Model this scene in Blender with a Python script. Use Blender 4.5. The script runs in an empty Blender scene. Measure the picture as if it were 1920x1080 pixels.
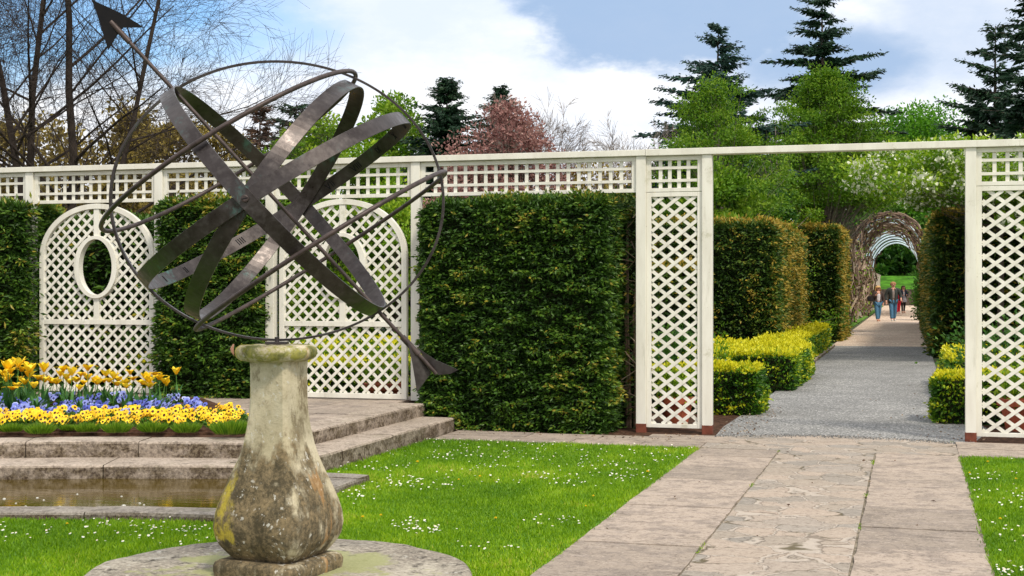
import bpy, math, random
import numpy as np
from mathutils import Vector, Matrix

random.seed(7)
R = np.random.default_rng(11)
D2R = math.radians
sc = bpy.context.scene
COL = sc.collection

# ------------------------------------------------------------------ camera
H = 1.53
F = 2601.0                       # focal length in pixels of the 1920 px wide photograph
cam_d = bpy.data.cameras.new("camera")
cam_d.sensor_width = 36.0
cam_d.lens = 36.0 * F / 1920.0
cam_d.clip_start = 0.1
cam_d.clip_end = 3000
cam = bpy.data.objects.new("camera", cam_d)
cam.location = (0, 0, H)
cam.rotation_euler = (D2R(90), 0, 0)
COL.objects.link(cam)
sc.camera = cam

# ------------------------------------------------------------------ sky, sun, exposure
SUN_EL, SUN_AZ = 52.0, 150.0     # azimuth measured from +Y (view direction) clockwise: behind the camera to the right
world = bpy.data.worlds.new("World")
sc.world = world
world.use_nodes = True
wn, wl = world.node_tree.nodes, world.node_tree.links
wn.clear()
w_out = wn.new("ShaderNodeOutputWorld")
w_bg = wn.new("ShaderNodeBackground")
w_bg.inputs["Strength"].default_value = 0.12
sky = wn.new("ShaderNodeTexSky")
sky.sky_type = 'NISHITA'
sky.sun_disc = False
sky.sun_elevation = D2R(SUN_EL)
sky.sun_rotation = D2R(SUN_AZ)
sky.air_density = 1.3
sky.dust_density = 1.0
w_tc = wn.new("ShaderNodeTexCoord")
w_map = wn.new("ShaderNodeMapping")
w_map.inputs["Scale"].default_value = (1.0, 1.0, 2.2)
wl.new(w_tc.outputs["Generated"], w_map.inputs["Vector"])
def wnoise(scale, detail, rough, off=(0, 0, 0)):
    m = wn.new("ShaderNodeMapping"); m.inputs["Location"].default_value = off
    wl.new(w_map.outputs["Vector"], m.inputs["Vector"])
    n = wn.new("ShaderNodeTexNoise"); n.inputs["Scale"].default_value = scale
    n.inputs["Detail"].default_value = detail; n.inputs["Roughness"].default_value = rough
    wl.new(m.outputs["Vector"], n.inputs["Vector"])
    return n.outputs["Fac"]
def wmath(op, a, b=None, c=None, clamp=False):
    n = wn.new("ShaderNodeMath"); n.operation = op; n.use_clamp = clamp
    for i, x in enumerate((a, b, c)):
        if x is None: continue
        if isinstance(x, (int, float)): n.inputs[i].default_value = x
        else: wl.new(x, n.inputs[i])
    return n.outputs[0]
n_big = wnoise(4.0, 9, 0.55, (0.3, 0.2, 0.0))
n_fine = wnoise(9.0, 9, 0.62, (3.1, 1.2, 0.4))
n_edge = wnoise(22.0, 6, 0.6, (7.1, 0.2, 2.4))
def sky_patch(px, py, rx, rz, soft):
    """an opening in the cloud centred on the direction of (px, py)"""
    d = Vector(((px - 960) / F, 1.0, (540 - py) / F)).normalized()
    s = wn.new("ShaderNodeVectorMath"); s.operation = 'SUBTRACT'
    wl.new(w_tc.outputs["Generated"], s.inputs[0]); s.inputs[1].default_value = d
    q = wn.new("ShaderNodeVectorMath"); q.operation = 'MULTIPLY'
    wl.new(s.outputs[0], q.inputs[0]); q.inputs[1].default_value = (F / rx, F / rx, F / rz)
    ln = wn.new("ShaderNodeVectorMath"); ln.operation = 'LENGTH'
    wl.new(q.outputs[0], ln.inputs[0])
    dd = wmath('ADD', ln.outputs["Value"], wmath('MULTIPLY', wmath('SUBTRACT', n_fine, 0.5), 1.1))
    dd = wmath('ADD', dd, wmath('MULTIPLY', wmath('SUBTRACT', n_edge, 0.5), 0.5))
    m = wn.new("ShaderNodeMapRange"); m.interpolation_type = 'SMOOTHSTEP'
    wl.new(dd, m.inputs["Value"])
    m.inputs["From Min"].default_value = 1.0 - soft; m.inputs["From Max"].default_value = 1.0 + soft
    m.inputs["To Min"].default_value = 1.0; m.inputs["To Max"].default_value = 0.0
    return m.outputs["Result"]
def wmix(fac, a, b):
    n = wn.new("ShaderNodeMix"); n.data_type = 'RGBA'
    for i, x in ((0, fac), (6, a), (7, b)):
        if isinstance(x, (int, float)): n.inputs[i].default_value = x
        elif isinstance(x, tuple): n.inputs[i].default_value = x
        else: wl.new(x, n.inputs[i])
    return n.outputs[2]
WS = 7.6
def wc(r, g, b, k=1.0): return (r * WS * k, g * WS * k, b * WS * k, 1)
cl_shade = wn.new("ShaderNodeMapRange"); wl.new(n_fine, cl_shade.inputs["Value"])
cl_shade.inputs["From Min"].default_value = 0.40; cl_shade.inputs["From Max"].default_value = 0.62
c_cloud = wmix(cl_shade.outputs["Result"], wc(0.80, 0.85, 0.94), wc(1.0, 0.995, 1.0))
lav = sky_patch(760, -40, 420, 150, 0.6)
c1 = wmix(wmath('MULTIPLY', lav, 0.55), c_cloud, wc(0.62, 0.72, 0.90))
grey = wmath('MAXIMUM', sky_patch(1270, -10, 270, 135, 0.16), sky_patch(1560, 120, 170, 70, 0.55))
grey = wmath('MAXIMUM', grey, wmath('MULTIPLY', sky_patch(1800, 40, 150, 120, 0.6), 0.5))
c2 = wmix(wmath('MULTIPLY', grey, 0.88), c1, wc(0.30, 0.44, 0.66))
blue = wmath('MAXIMUM', sky_patch(60, -60, 380, 200, 0.4), wmath('MULTIPLY', sky_patch(360, 40, 210, 90, 0.5), 0.75))
# the clear air between the clouds is the Nishita sky itself
gain = wn.new("ShaderNodeVectorMath"); gain.operation = 'MULTIPLY'
wl.new(sky.outputs[0], gain.inputs[0]); gain.inputs[1].default_value = (0.55, 0.85, 1.2)
c3 = wmix(wmath('MULTIPLY', blue, 0.9), c2, gain.outputs[0])
# behind and overhead: broken high cloud over the same sky
wl.new(c3, w_bg.inputs["Color"])
wl.new(w_bg.outputs[0], w_out.inputs["Surface"])

sun_d = bpy.data.lights.new("sun", 'SUN')
sun_d.energy = 2.4
sun_d.angle = D2R(9)
sun_d.color = (1.0, 0.92, 0.78)
sun = bpy.data.objects.new("sun", sun_d)
az, el = D2R(SUN_AZ), D2R(SUN_EL)
sdir = Vector((math.sin(az) * math.cos(el), math.cos(az) * math.cos(el), math.sin(el)))
sun.rotation_euler = sdir.to_track_quat('Z', 'Y').to_euler()
sun.location = (8, -8, 20)
COL.objects.link(sun)
sc.view_settings.view_transform = 'Standard'
sc.view_settings.look = 'None'
sc.view_settings.exposure = 0.40
sc.view_settings.gamma = 1.0
sc.cycles.max_bounces = 6
sc.cycles.diffuse_bounces = 3
sc.cycles.glossy_bounces = 3
sc.cycles.transmission_bounces = 3
sc.cycles.caustics_reflective = False
sc.cycles.caustics_refractive = False
sc.cycles.use_denoising = True

# ------------------------------------------------------------------ coordinates
# the garden has its own axes: u runs along the trellis to the right, v runs away along the path
OX, OY = 1.343, 14.74
UX, UY = 0.9611, -0.2759
VX, VY = 0.2760, 0.9612
GROT = math.atan2(UY, UX)
def W(u, v, z=0.0): return (OX + UX * u + VX * v, OY + UY * u + VY * v, z)
def UV(x, y):
    dx, dy = x - OX, y - OY
    return (dx * UX + dy * UY, dx * VX + dy * VY)
def P(px, py, Z): return ((px - 960) * Z / F, Z, H - (py - 540) * Z / F)
def X_at(px, Z): return (px - 960) * Z / F
def Z_at(py, z=0.0): return (H - z) * F / (py - 540)
def u_at(px, v):
    k = (px - 960) / F
    return (k * (OY + VY * v) - OX - VX * v) / (UX - k * UY)
def z_at(py, Z): return H - (py - 540) * Z / F

# ------------------------------------------------------------------ mesh helpers
class MB:
    """collects pieces that become ONE mesh object"""
    def __init__(s): s.v = []; s.f = []; s.t = []; s.m = []; s.n = 0
    def add(s, V, Fa, tint=0.5, mat=0):
        V = np.asarray(V, float); Fa = np.asarray(Fa, int)
        s.v.append(V); s.f.append(Fa + s.n); s.n += len(V)
        s.t.append(np.broadcast_to(np.asarray(tint, float), (len(Fa),)))
        s.m.append(np.full(len(Fa), mat, int))
    def box(s, x0, x1, y0, y1, z0, z1, tint=0.5, mat=0):
        V = [(x, y, z) for x in (x0, x1) for y in (y0, y1) for z in (z0, z1)]
        s.add(V, [(0, 1, 3, 2), (4, 6, 7, 5), (0, 4, 5, 1), (2, 3, 7, 6), (0, 2, 6, 4), (1, 5, 7, 3)], tint, mat)
    def bar(s, a, b, w, d, yc=0.0, tint=0.5, mat=0):
        """flat lath in the xz plane from a to b, width w, thickness d, centred on y=yc"""
        a = np.array(a, float); b = np.array(b, float)
        t = b - a; L = np.linalg.norm(t); t /= L
        n = np.array([-t[1], t[0]]) * w / 2
        c = [a + n, b + n, b - n, a - n]
        V = [(q[0], yc - d / 2, q[1]) for q in c] + [(q[0], yc + d / 2, q[1]) for q in c]
        s.add(V, [(0, 1, 2, 3), (7, 6, 5, 4), (0, 4, 5, 1), (1, 5, 6, 2), (2, 6, 7, 3), (3, 7, 4, 0)], tint, mat)
    def tube(s, pts, rad, n=8, tint=0.5, mat=0, cap=True):
        pts = np.asarray(pts, float); k = len(pts)
        rad = np.broadcast_to(np.asarray(rad, float), (k,))
        T = np.gradient(pts, axis=0); T /= np.linalg.norm(T, axis=1)[:, None] + 1e-12
        ref = np.array([0, 0, 1.0]) if abs(T[0][2]) < 0.9 else np.array([1.0, 0, 0])
        N = np.cross(T[0], ref); N /= np.linalg.norm(N)
        V = []
        for i in range(k):
            N = N - T[i] * np.dot(N, T[i]); N /= np.linalg.norm(N)
            B = np.cross(T[i], N)
            for j in range(n):
                a = 2 * math.pi * j / n
                V.append(pts[i] + rad[i] * (math.cos(a) * N + math.sin(a) * B))
        Fa = [(i * n + j, i * n + (j + 1) % n, (i + 1) * n + (j + 1) % n, (i + 1) * n + j) for i in range(k - 1) for j in range(n)]
        if cap:
            V.append(pts[0]); V.append(pts[-1]); c0, c1 = k * n, k * n + 1
            s.add(V, Fa, tint, mat)
            s.add([V[i] for i in range(n)] + [pts[0]], [((j + 1) % n, j, n, n) for j in range(n)], tint, mat)
            s.add([V[(k - 1) * n + i] for i in range(n)] + [pts[-1]], [(j, (j + 1) % n, n, n) for j in range(n)], tint, mat)
        else:
            s.add(V, Fa, tint, mat)
    def lathe(s, prof, n=32, c=(0, 0, 0), tint=0.5, mat=0):
        V = []; k = len(prof)
        for r, z in prof:
            for j in range(n):
                a = 2 * math.pi * j / n
                V.append((c[0] + r * math.cos(a), c[1] + r * math.sin(a), c[2] + z))
        s.add(V, [(i * n + j, i * n + (j + 1) % n, (i + 1) * n + (j + 1) % n, (i + 1) * n + j) for i in range(k - 1) for j in range(n)], tint, mat)
    def loft(s, rings, close_top=True, close_bottom=True, tint=0.5, mat=0):
        n = len(rings[0]); V = [p for r in rings for p in r]
        s.add(V, [(i * n + j, i * n + (j + 1) % n, (i + 1) * n + (j + 1) % n, (i + 1) * n + j) for i in range(len(rings) - 1) for j in range(n)], tint, mat)
        for flag, ring, rev in ((close_bottom, rings[0], True), (close_top, rings[-1], False)):
            if flag:
                c = np.mean(np.array(ring, float), axis=0)
                idx = [((j + 1) % n, j, n, n) if rev else (j, (j + 1) % n, n, n) for j in range(n)]
                s.add(list(ring) + [c], idx, tint, mat)
    def prism(s, poly, z0, z1, tint=0.5, mat=0, seg_tints=None):
        """vertical walls and a fan-triangulated (ngon) top of a plan polygon [(x,y)]"""
        n = len(poly)
        V = [(x, y, z0) for x, y in poly] + [(x, y, z1) for x, y in poly]
        s.add(V, [(j, (j + 1) % n, n + (j + 1) % n, n + j) for j in range(n)], tint, mat)
        from mathutils.geometry import tessellate_polygon
        tri = tessellate_polygon([[Vector((x, y, z1)) for x, y in poly]])
        T = []
        for a, b, c in tri:
            (x1, y1), (x2, y2), (x3, y3) = poly[a], poly[b], poly[c]
            if (x2 - x1) * (y3 - y1) - (x3 - x1) * (y2 - y1) < 0: b, c = c, b
            T.append((a, b, c, c))
        s.add([(x, y, z1) for x, y in poly], T, tint, mat)
    def cones(s, P0, P1, r0, r1, n=4, tint=0.5, mat=0):
        """many straight tapered twigs at once"""
        P0 = np.asarray(P0, float); P1 = np.asarray(P1, float); m = len(P0)
        if m == 0: return
        T = P1 - P0; T /= np.linalg.norm(T, axis=1)[:, None] + 1e-9
        ref = np.where(np.abs(T[:, 2:3]) < 0.9, np.array([[0, 0, 1.0]]), np.array([[1.0, 0, 0]]))
        N = np.cross(T, ref); N /= np.linalg.norm(N, axis=1)[:, None]; B = np.cross(T, N)
        r0 = np.broadcast_to(np.asarray(r0, float), (m,)); r1 = np.broadcast_to(np.asarray(r1, float), (m,))
        V = np.zeros((m, 2 * n, 3))
        for j in range(n):
            a = 2 * math.pi * j / n; o = math.cos(a) * N + math.sin(a) * B
            V[:, j] = P0 + r0[:, None] * o; V[:, n + j] = P1 + r1[:, None] * o
        base = (np.arange(m) * 2 * n)[:, None, None]
        q = np.array([(j, (j + 1) % n, n + (j + 1) % n, n + j) for j in range(n)])[None]
        tt = np.repeat(np.broadcast_to(np.asarray(tint, float), (m,)), n)
        s.add(V.reshape(-1, 3), (base + q).reshape(-1, 4), tt, mat)
    def leaves(s, C, Dr, L, Wd, tint, mat=0, fold=0.25, wide=0.45):
        """kite-shaped leaves: base C, direction Dr, length L, width Wd"""
        C = np.asarray(C, float); m = len(C)
        if m == 0: return
        Dr = Dr / (np.linalg.norm(Dr, axis=1)[:, None] + 1e-9)
        rnd = R.normal(size=(m, 3))
        S = np.cross(Dr, rnd); S /= np.linalg.norm(S, axis=1)[:, None] + 1e-9
        N = np.cross(Dr, S)
        L = np.broadcast_to(np.asarray(L, float), (m,))[:, None]; Wd = np.broadcast_to(np.asarray(Wd, float), (m,))[:, None]
        mid = C + Dr * L * wide
        V = np.zeros((m, 4, 3))
        V[:, 0] = C; V[:, 1] = mid + S * Wd / 2 + N * Wd * fold; V[:, 2] = C + Dr * L; V[:, 3] = mid - S * Wd / 2 + N * Wd * fold
        s.add(V.reshape(-1, 3), np.arange(4 * m).reshape(m, 4), tint, mat)
    def build(s, name, mats, parent=None, loc=None, rot=None, smooth=False, bevel=0.0):
        V = np.concatenate(s.v); Fa = np.concatenate(s.f); T = np.concatenate(s.t); M = np.concatenate(s.m)
        me = bpy.data.meshes.new(name)
        tri = Fa[:, 2] == Fa[:, 3]
        cnt = np.where(tri, 3, 4)
        flat = Fa.reshape(-1)[np.stack([np.ones(len(Fa), bool)] * 3 + [~tri], axis=1).reshape(-1)]
        me.vertices.add(len(V)); me.vertices.foreach_set("co", V.astype(np.float32).reshape(-1))
        me.loops.add(len(flat)); me.loops.foreach_set("vertex_index", flat.astype(np.int32))
        me.polygons.add(len(Fa))
        st = np.concatenate([[0], np.cumsum(cnt)[:-1]])
        me.polygons.foreach_set("loop_start", st.astype(np.int32))
        try: me.polygons.foreach_set("loop_total", cnt.astype(np.int32))
        except Exception: pass
        me.polygons.foreach_set("material_index", M.astype(np.int32))
        me.polygons.foreach_set("use_smooth", np.full(len(Fa), smooth))
        a = me.attributes.new("tint", 'FLOAT', 'FACE'); a.data.foreach_set("value", T.astype(np.float32))
        me.update(calc_edges=True)
        for m in (mats if isinstance(mats, (list, tuple)) else [mats]): me.materials.append(m)
        o = bpy.data.objects.new(name, me); COL.objects.link(o)
        if parent is not None: o.parent = parent
        if loc is not None: o.location = loc
        if rot is not None: o.rotation_euler = (0, 0, rot)
        if bevel > 0:
            b = o.modifiers.new("bevel", 'BEVEL'); b.width = bevel; b.segments = 2; b.limit_method = 'ANGLE'
        return o

def tag(o, label, cat, group=None, kind=None):
    if label: o["label"] = label
    if cat: o["category"] = cat
    if group: o["group"] = group
    if kind: o["kind"] = kind
    return o
def thing(name, label, cat, loc=(0, 0, 0), rot=0.0, group=None):
    o = bpy.data.objects.new(name, None); COL.objects.link(o)
    o.location = loc; o.rotation_euler = (0, 0, rot); o.empty_display_size = 0.2
    return tag(o, label, cat, group)
def struct(o): o["kind"] = "structure"; return o
def copy_tree(root, loc, rot, scale=1.0, label=None):
    r = root.copy(); COL.objects.link(r); r.location = loc; r.rotation_euler = (0, 0, rot); r.scale = (scale,) * 3
    if label: r["label"] = label
    for ch in list(root.children):
        c = ch.copy(); COL.objects.link(c); c.parent = r
        for g in list(ch.children):
            d = g.copy(); COL.objects.link(d); d.parent = c
    return r

_lat = R.random((64, 64, 64))
def vnoise(Pt, scale, off=0.0):
    q = np.asarray(Pt, float) * scale + 100.3 + off
    i = np.floor(q).astype(int); f = q - i; f = f * f * (3 - 2 * f)
    i0 = i % 64; i1 = (i + 1) % 64
    def g(a, b, c): return _lat[a, b, c]
    x0, y0, z0 = i0.T; x1, y1, z1 = i1.T; fx, fy, fz = f.T
    c00 = g(x0, y0, z0) * (1 - fx) + g(x1, y0, z0) * fx
    c10 = g(x0, y1, z0) * (1 - fx) + g(x1, y1, z0) * fx
    c01 = g(x0, y0, z1) * (1 - fx) + g(x1, y0, z1) * fx
    c11 = g(x0, y1, z1) * (1 - fx) + g(x1, y1, z1) * fx
    return ((c00 * (1 - fy) + c10 * fy) * (1 - fz) + (c01 * (1 - fy) + c11 * fy) * fz) - 0.5

# ------------------------------------------------------------------ materials
class NT:
    def __init__(s, name):
        s.m = bpy.data.materials.new(name); s.m.use_nodes = True
        s.t = s.m.node_tree; s.n = s.t.nodes; s.l = s.t.links; s.n.clear()
        s.out = s.n.new("ShaderNodeOutputMaterial"); s.b = s.n.new("ShaderNodeBsdfPrincipled")
        s.l.new(s.b.outputs[0], s.out.inputs[0]); s.tc = s.n.new("ShaderNodeTexCoord")
    def set(s, k, v):
        if hasattr(v, "is_linked") or hasattr(v, "links"): s.l.new(v, s.b.inputs[k])
        else: s.b.inputs[k].default_value = v
    def _in(s, sock, v):
        if isinstance(v, (int, float)): sock.default_value = v
        elif isinstance(v, (tuple, list)): sock.default_value = v if len(v) == len(sock.default_value) else tuple(v) + (1,)
        else: s.l.new(v, sock)
    def mapping(s, scale=(1, 1, 1), loc=(0, 0, 0), rot=(0, 0, 0), src=None):
        m = s.n.new("ShaderNodeMapping"); m.inputs["Scale"].default_value = scale; m.inputs["Location"].default_value = loc
        m.inputs["Rotation"].default_value = rot
        s.l.new(src if src is not None else s.tc.outputs["Object"], m.inputs["Vector"]); return m.outputs[0]
    def noise(s, scale, detail=5, rough=0.55, vec=None, dist=0.0):
        n = s.n.new("ShaderNodeTexNoise"); n.inputs["Scale"].default_value = scale; n.inputs["Detail"].default_value = detail
        n.inputs["Roughness"].default_value = rough; n.inputs["Distortion"].default_value = dist
        s.l.new(vec if vec is not None else s.tc.outputs["Object"], n.inputs["Vector"]); return n.outputs["Fac"]
    def voro(s, scale, feature='F1', vec=None, rnd=1.0, out="Distance"):
        n = s.n.new("ShaderNodeTexVoronoi"); n.feature = feature; n.inputs["Scale"].default_value = scale
        n.inputs["Randomness"].default_value = rnd
        s.l.new(vec if vec is not None else s.tc.outputs["Object"], n.inputs["Vector"]); return n.outputs[out]
    def math(s, op, a, b=None, c=None, clamp=False):
        n = s.n.new("ShaderNodeMath"); n.operation = op; n.use_clamp = clamp
        for i, x in enumerate((a, b, c)):
            if x is not None: s._in(n.inputs[i], x)
        return n.outputs[0]
    def rng(s, v, a, b, c=0.0, d=1.0, smooth=True):
        n = s.n.new("ShaderNodeMapRange"); n.interpolation_type = 'SMOOTHSTEP' if smooth else 'LINEAR'
        s._in(n.inputs["Value"], v)
        for k, x in (("From Min", a), ("From Max", b), ("To Min", c), ("To Max", d)): n.inputs[k].default_value = x
        return n.outputs["Result"]
    def mix(s, fac, a, b, mode='MIX'):
        n = s.n.new("ShaderNodeMix"); n.data_type = 'RGBA'; n.blend_type = mode
        s._in(n.inputs[0], fac); s._in(n.inputs[6], a); s._in(n.inputs[7], b); return n.outputs[2]
    def ramp(s, fac, stops):
        n = s.n.new("ShaderNodeValToRGB"); e = n.color_ramp.elements
        while len(e) < len(stops): e.new(0.5)
        for i, (p, c) in enumerate(stops): e[i].position = p; e[i].color = tuple(c) + (1,)
        s._in(n.inputs[0], fac); return n.outputs[0]
    def attr(s, name="tint"):
        n = s.n.new("ShaderNodeAttribute"); n.attribute_name = name; return n.outputs["Fac"]
    def sep(s, vec=None):
        n = s.n.new("ShaderNodeSeparateXYZ"); s.l.new(vec if vec is not None else s.tc.outputs["Object"], n.inputs[0]); return n.outputs
    def bump(s, h, strength=0.5, dist=0.01):
        n = s.n.new("ShaderNodeBump"); n.inputs["Strength"].default_value = strength; n.inputs["Distance"].default_value = dist
        s.l.new(h, n.inputs["Height"]); s.l.new(n.outputs[0], s.b.inputs["Normal"])

def leafmat(name, stops, trans=0.3, rough=0.5, spec=0.3):
    t = NT(name); c = t.ramp(t.attr(), stops)
    t.set("Base Color", c); t.set("Roughness", rough); t.set("Specular IOR Level", spec)
    if trans > 0:
        tr = t.n.new("ShaderNodeBsdfTranslucent"); t.l.new(c, tr.inputs[0])
        mx = t.n.new("ShaderNodeMixShader"); mx.inputs[0].default_value = trans
        t.l.new(t.b.outputs[0], mx.inputs[1]); t.l.new(tr.outputs[0], mx.inputs[2]); t.l.new(mx.outputs[0], t.out.inputs[0])
    return t.m
def plain(name, col, rough=0.6, spec=0.3, var=0.12, scale=8.0, metallic=0.0, bump=0.0):
    t = NT(name); n = t.noise(scale, 5, 0.6)
    a = tuple(x * (1 - var) for x in col); b = tuple(min(1, x * (1 + var)) for x in col)
    t.set("Base Color", t.mix(t.rng(n, 0.35, 0.65), a + (1,), b + (1,))); t.set("Roughness", rough)
    t.set("Specular IOR Level", spec); t.set("Metallic", metallic)
    if bump: t.bump(t.noise(scale * 4, 6, 0.65), 0.6, bump)
    return t.m

M = {}
M['yew'] = leafmat("yew_leaf", [(0, (0.018, 0.048, 0.006)), (0.4, (0.040, 0.100, 0.010)), (0.75, (0.085, 0.170, 0.016)), (0.93, (0.17, 0.23, 0.022)), (1.0, (0.30, 0.25, 0.03))], 0.12, 0.45)
M['yewgold'] = leafmat("yew_golden_leaf", [(0, (0.018, 0.045, 0.006)), (0.45, (0.042, 0.100, 0.011)), (0.78, (0.11, 0.165, 0.018)), (1.0, (0.38, 0.27, 0.035))], 0.15, 0.5)
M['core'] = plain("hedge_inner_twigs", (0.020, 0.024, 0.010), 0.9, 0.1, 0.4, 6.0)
M['box'] = leafmat("golden_box_leaf", [(0, (0.02, 0.07, 0.006)), (0.35, (0.06, 0.17, 0.010)), (0.62, (0.22, 0.36, 0.015)), (1.0, (0.66, 0.62, 0.02))], 0.25, 0.4)
M['grass'] = leafmat("grass_blade", [(0, (0.09, 0.21, 0.003)), (0.5, (0.205, 0.375, 0.008)), (0.85, (0.33, 0.50, 0.010)), (1.0, (0.52, 0.50, 0.09))], 0.3, 0.45)
M['lime'] = leafmat("lime_leaf", [(0, (0.08, 0.19, 0.006)), (0.5, (0.20, 0.36, 0.012)), (1.0, (0.42, 0.55, 0.04))], 0.4)
M['mid'] = leafmat("mid_green_leaf", [(0, (0.02, 0.075, 0.008)), (0.5, (0.05, 0.15, 0.012)), (1.0, (0.13, 0.26, 0.03))], 0.3)
M['spring'] = leafmat("spring_leaf", [(0, (0.05, 0.14, 0.005)), (0.5, (0.13, 0.27, 0.010)), (1.0, (0.28, 0.41, 0.03))], 0.4)
M['emerald'] = leafmat("emerald_leaf", [(0, (0.035, 0.13, 0.005)), (0.5, (0.09, 0.27, 0.008)), (1.0, (0.19, 0.42, 0.02))], 0.35)
M['olive'] = leafmat("olive_brown_leaf", [(0, (0.11, 0.085, 0.018)), (0.5, (0.28, 0.21, 0.05)), (1.0, (0.50, 0.40, 0.10))], 0.3)
M['copper'] = leafmat("copper_leaf", [(0, (0.17, 0.075, 0.065)), (0.5, (0.36, 0.18, 0.16)), (1.0, (0.54, 0.35, 0.29))], 0.3)
M['fir'] = leafmat("fir_needle", [(0, (0.008, 0.028, 0.014)), (0.5, (0.016, 0.05, 0.022)), (1.0, (0.04, 0.09, 0.035))], 0.08)
M['firblue'] = leafmat("blue_fir_needle", [(0, (0.012, 0.04, 0.032)), (0.5, (0.025, 0.07, 0.05)), (1.0, (0.06, 0.12, 0.08))], 0.1)
M['cedar'] = leafmat("brown_cedar_needle", [(0, (0.05, 0.03, 0.02)), (0.5, (0.12, 0.065, 0.045)), (1.0, (0.20, 0.12, 0.07))], 0.1)
M['blossom'] = leafmat("white_blossom", [(0, (0.62, 0.66, 0.42)), (1.0, (0.85, 0.86, 0.72))], 0.3)
M['daisy'] = leafmat("daisy_petals", [(0, (0.75, 0.75, 0.72)), (0.7, (0.85, 0.85, 0.82)), (1.0, (0.80, 0.66, 0.62))], 0.2)
M['stalk'] = leafmat("green_stalk", [(0, (0.04, 0.14, 0.02)), (1.0, (0.14, 0.30, 0.05))], 0.2)
M['tulipleaf'] = leafmat("tulip_leaf", [(0, (0.03, 0.12, 0.03)), (1.0, (0.10, 0.26, 0.06))], 0.25)
M['tulip'] = leafmat("tulip_petal", [(0, (0.95, 0.52, 0.01)), (0.5, (1.0, 0.68, 0.015)), (1.0, (1.0, 0.82, 0.06))], 0.3)
M['pansyY'] = leafmat("yellow_pansy", [(0, (0.05, 0.01, 0.006)), (0.09, (0.10, 0.012, 0.01)), (0.11, (0.90, 0.50, 0.01)), (0.6, (0.97, 0.64, 0.015)), (1.0, (1.0, 0.76, 0.03))], 0.15)
M['pansyB'] = leafmat("blue_pansy", [(0, (0.02, 0.02, 0.10)), (0.09, (0.04, 0.04, 0.20)), (0.11, (0.05, 0.06, 0.42)), (0.6, (0.14, 0.18, 0.62)), (1.0, (0.50, 0.56, 0.86))], 0.15)
M['soil'] = plain("flower_bed_soil", (0.075, 0.04, 0.025), 0.95, 0.1, 0.45, 14, bump=0.02)
M['terracotta'] = plain("terracotta", (0.36, 0.09, 0.045), 0.8, 0.2, 0.2, 12)
M['twig'] = plain("bare_twig", (0.045, 0.034, 0.028), 0.85, 0.2, 0.3, 5)
M['bark'] = plain("dark_bark", (0.085, 0.065, 0.05), 0.9, 0.2, 0.4, 3.0, bump=0.02)
M['palebark'] = plain("pale_bark", (0.24, 0.20, 0.17), 0.9, 0.2, 0.3, 4.0)
M['vine'] = leafmat("vine_stem", [(0, (0.10, 0.06, 0.04)), (0.6, (0.22, 0.15, 0.10)), (1.0, (0.40, 0.31, 0.22))], 0.0, 0.8)
M['hoop'] = plain("pale_blue_painted_iron", (0.50, 0.62, 0.68), 0.4, 0.5, 0.1, 3)
M['foot'] = plain("brown_post_foot", (0.16, 0.045, 0.025), 0.7, 0.3, 0.25, 12)

def wood_white():
    t = NT("cream_painted_wood")
    g = t.noise(6, 6, 0.6, t.mapping((1, 1, 0.25)))
    fine = t.noise(60, 4, 0.6, t.mapping((1, 1, 0.08)))
    c = t.mix(t.rng(g, 0.3, 0.7), (0.68, 0.65, 0.565, 1), (0.79, 0.765, 0.68, 1))
    sp = t.noise(3.2, 8, 0.75)
    c = t.mix(t.math('MULTIPLY', t.rng(sp, 0.57, 0.70), 0.5), c, (0.36, 0.34, 0.20, 1)); dr_ = t.noise(14, 6, 0.7, t.mapping((1, 1, 0.12), (2, 2, 2))); c = t.mix(t.rng(dr_, 0.56, 0.70, 0, .35), c, (0.42, 0.39, 0.31, 1)); c = t.mix(t.rng(t.noise(60, 3, .5), 0.70, 0.74, 0, .5), c, (0.25, 0.2, 0.14, 1))
    t.set("Base Color", c); t.set("Roughness", 0.5); t.set("Specular IOR Level", 0.35)
    t.bump(fine, 0.25, 0.002)
    return t.m
M['paint'] = wood_white()

def bronze():
    t = NT("weathered_bronze")
    n1 = t.noise(7, 8, 0.65); n2 = t.noise(26, 6, 0.7); n3 = t.noise(4, 8, 0.7, t.mapping((1, 1, 0.6), (3, 2, 1)))
    c = t.mix(t.rng(n1, 0.3, 0.7), (0.040, 0.031, 0.029, 1), (0.082, 0.069, 0.066, 1))
    c = t.mix(t.math('MULTIPLY', t.rng(n2, 0.45, 0.75), 0.4), c, (0.15, 0.135, 0.13, 1))
    v = t.math('MULTIPLY', t.rng(n3, 0.57, 0.68), t.rng(n2, 0.35, 0.6))
    c = t.mix(t.math('MULTIPLY', v, 0.75), c, (0.09, 0.21, 0.19, 1))
    t.set("Base Color", c); t.set("Metallic", 0.6); t.set("Roughness", t.rng(n2, 0.3, 0.7, 0.26, 0.5)); t.set("Specular IOR Level", 0.5)
    t.bump(n2, 0.25, 0.002)
    return t.m
M['bronze'] = bronze()
def dark_iron():
    t = NT("dark_iron"); n = t.noise(30, 5, 0.6)
    t.set("Base Color", t.mix(n, (0.006, 0.007, 0.009, 1), (0.016, 0.014, 0.014, 1))); t.set("Specular IOR Level", 0.1); t.set("Roughness", 0.7); return t.m
M['iron'] = dark_iron()
M['engrave'] = plain("engraved_numeral", (0.008, 0.008, 0.010), 0.6, 0.2, 0.2)
M['rod'] = plain("grey_brown_tube", (0.06, 0.042, 0.038), 0.5, 0.4, 0.3, 20, metallic=0.25)

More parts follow.
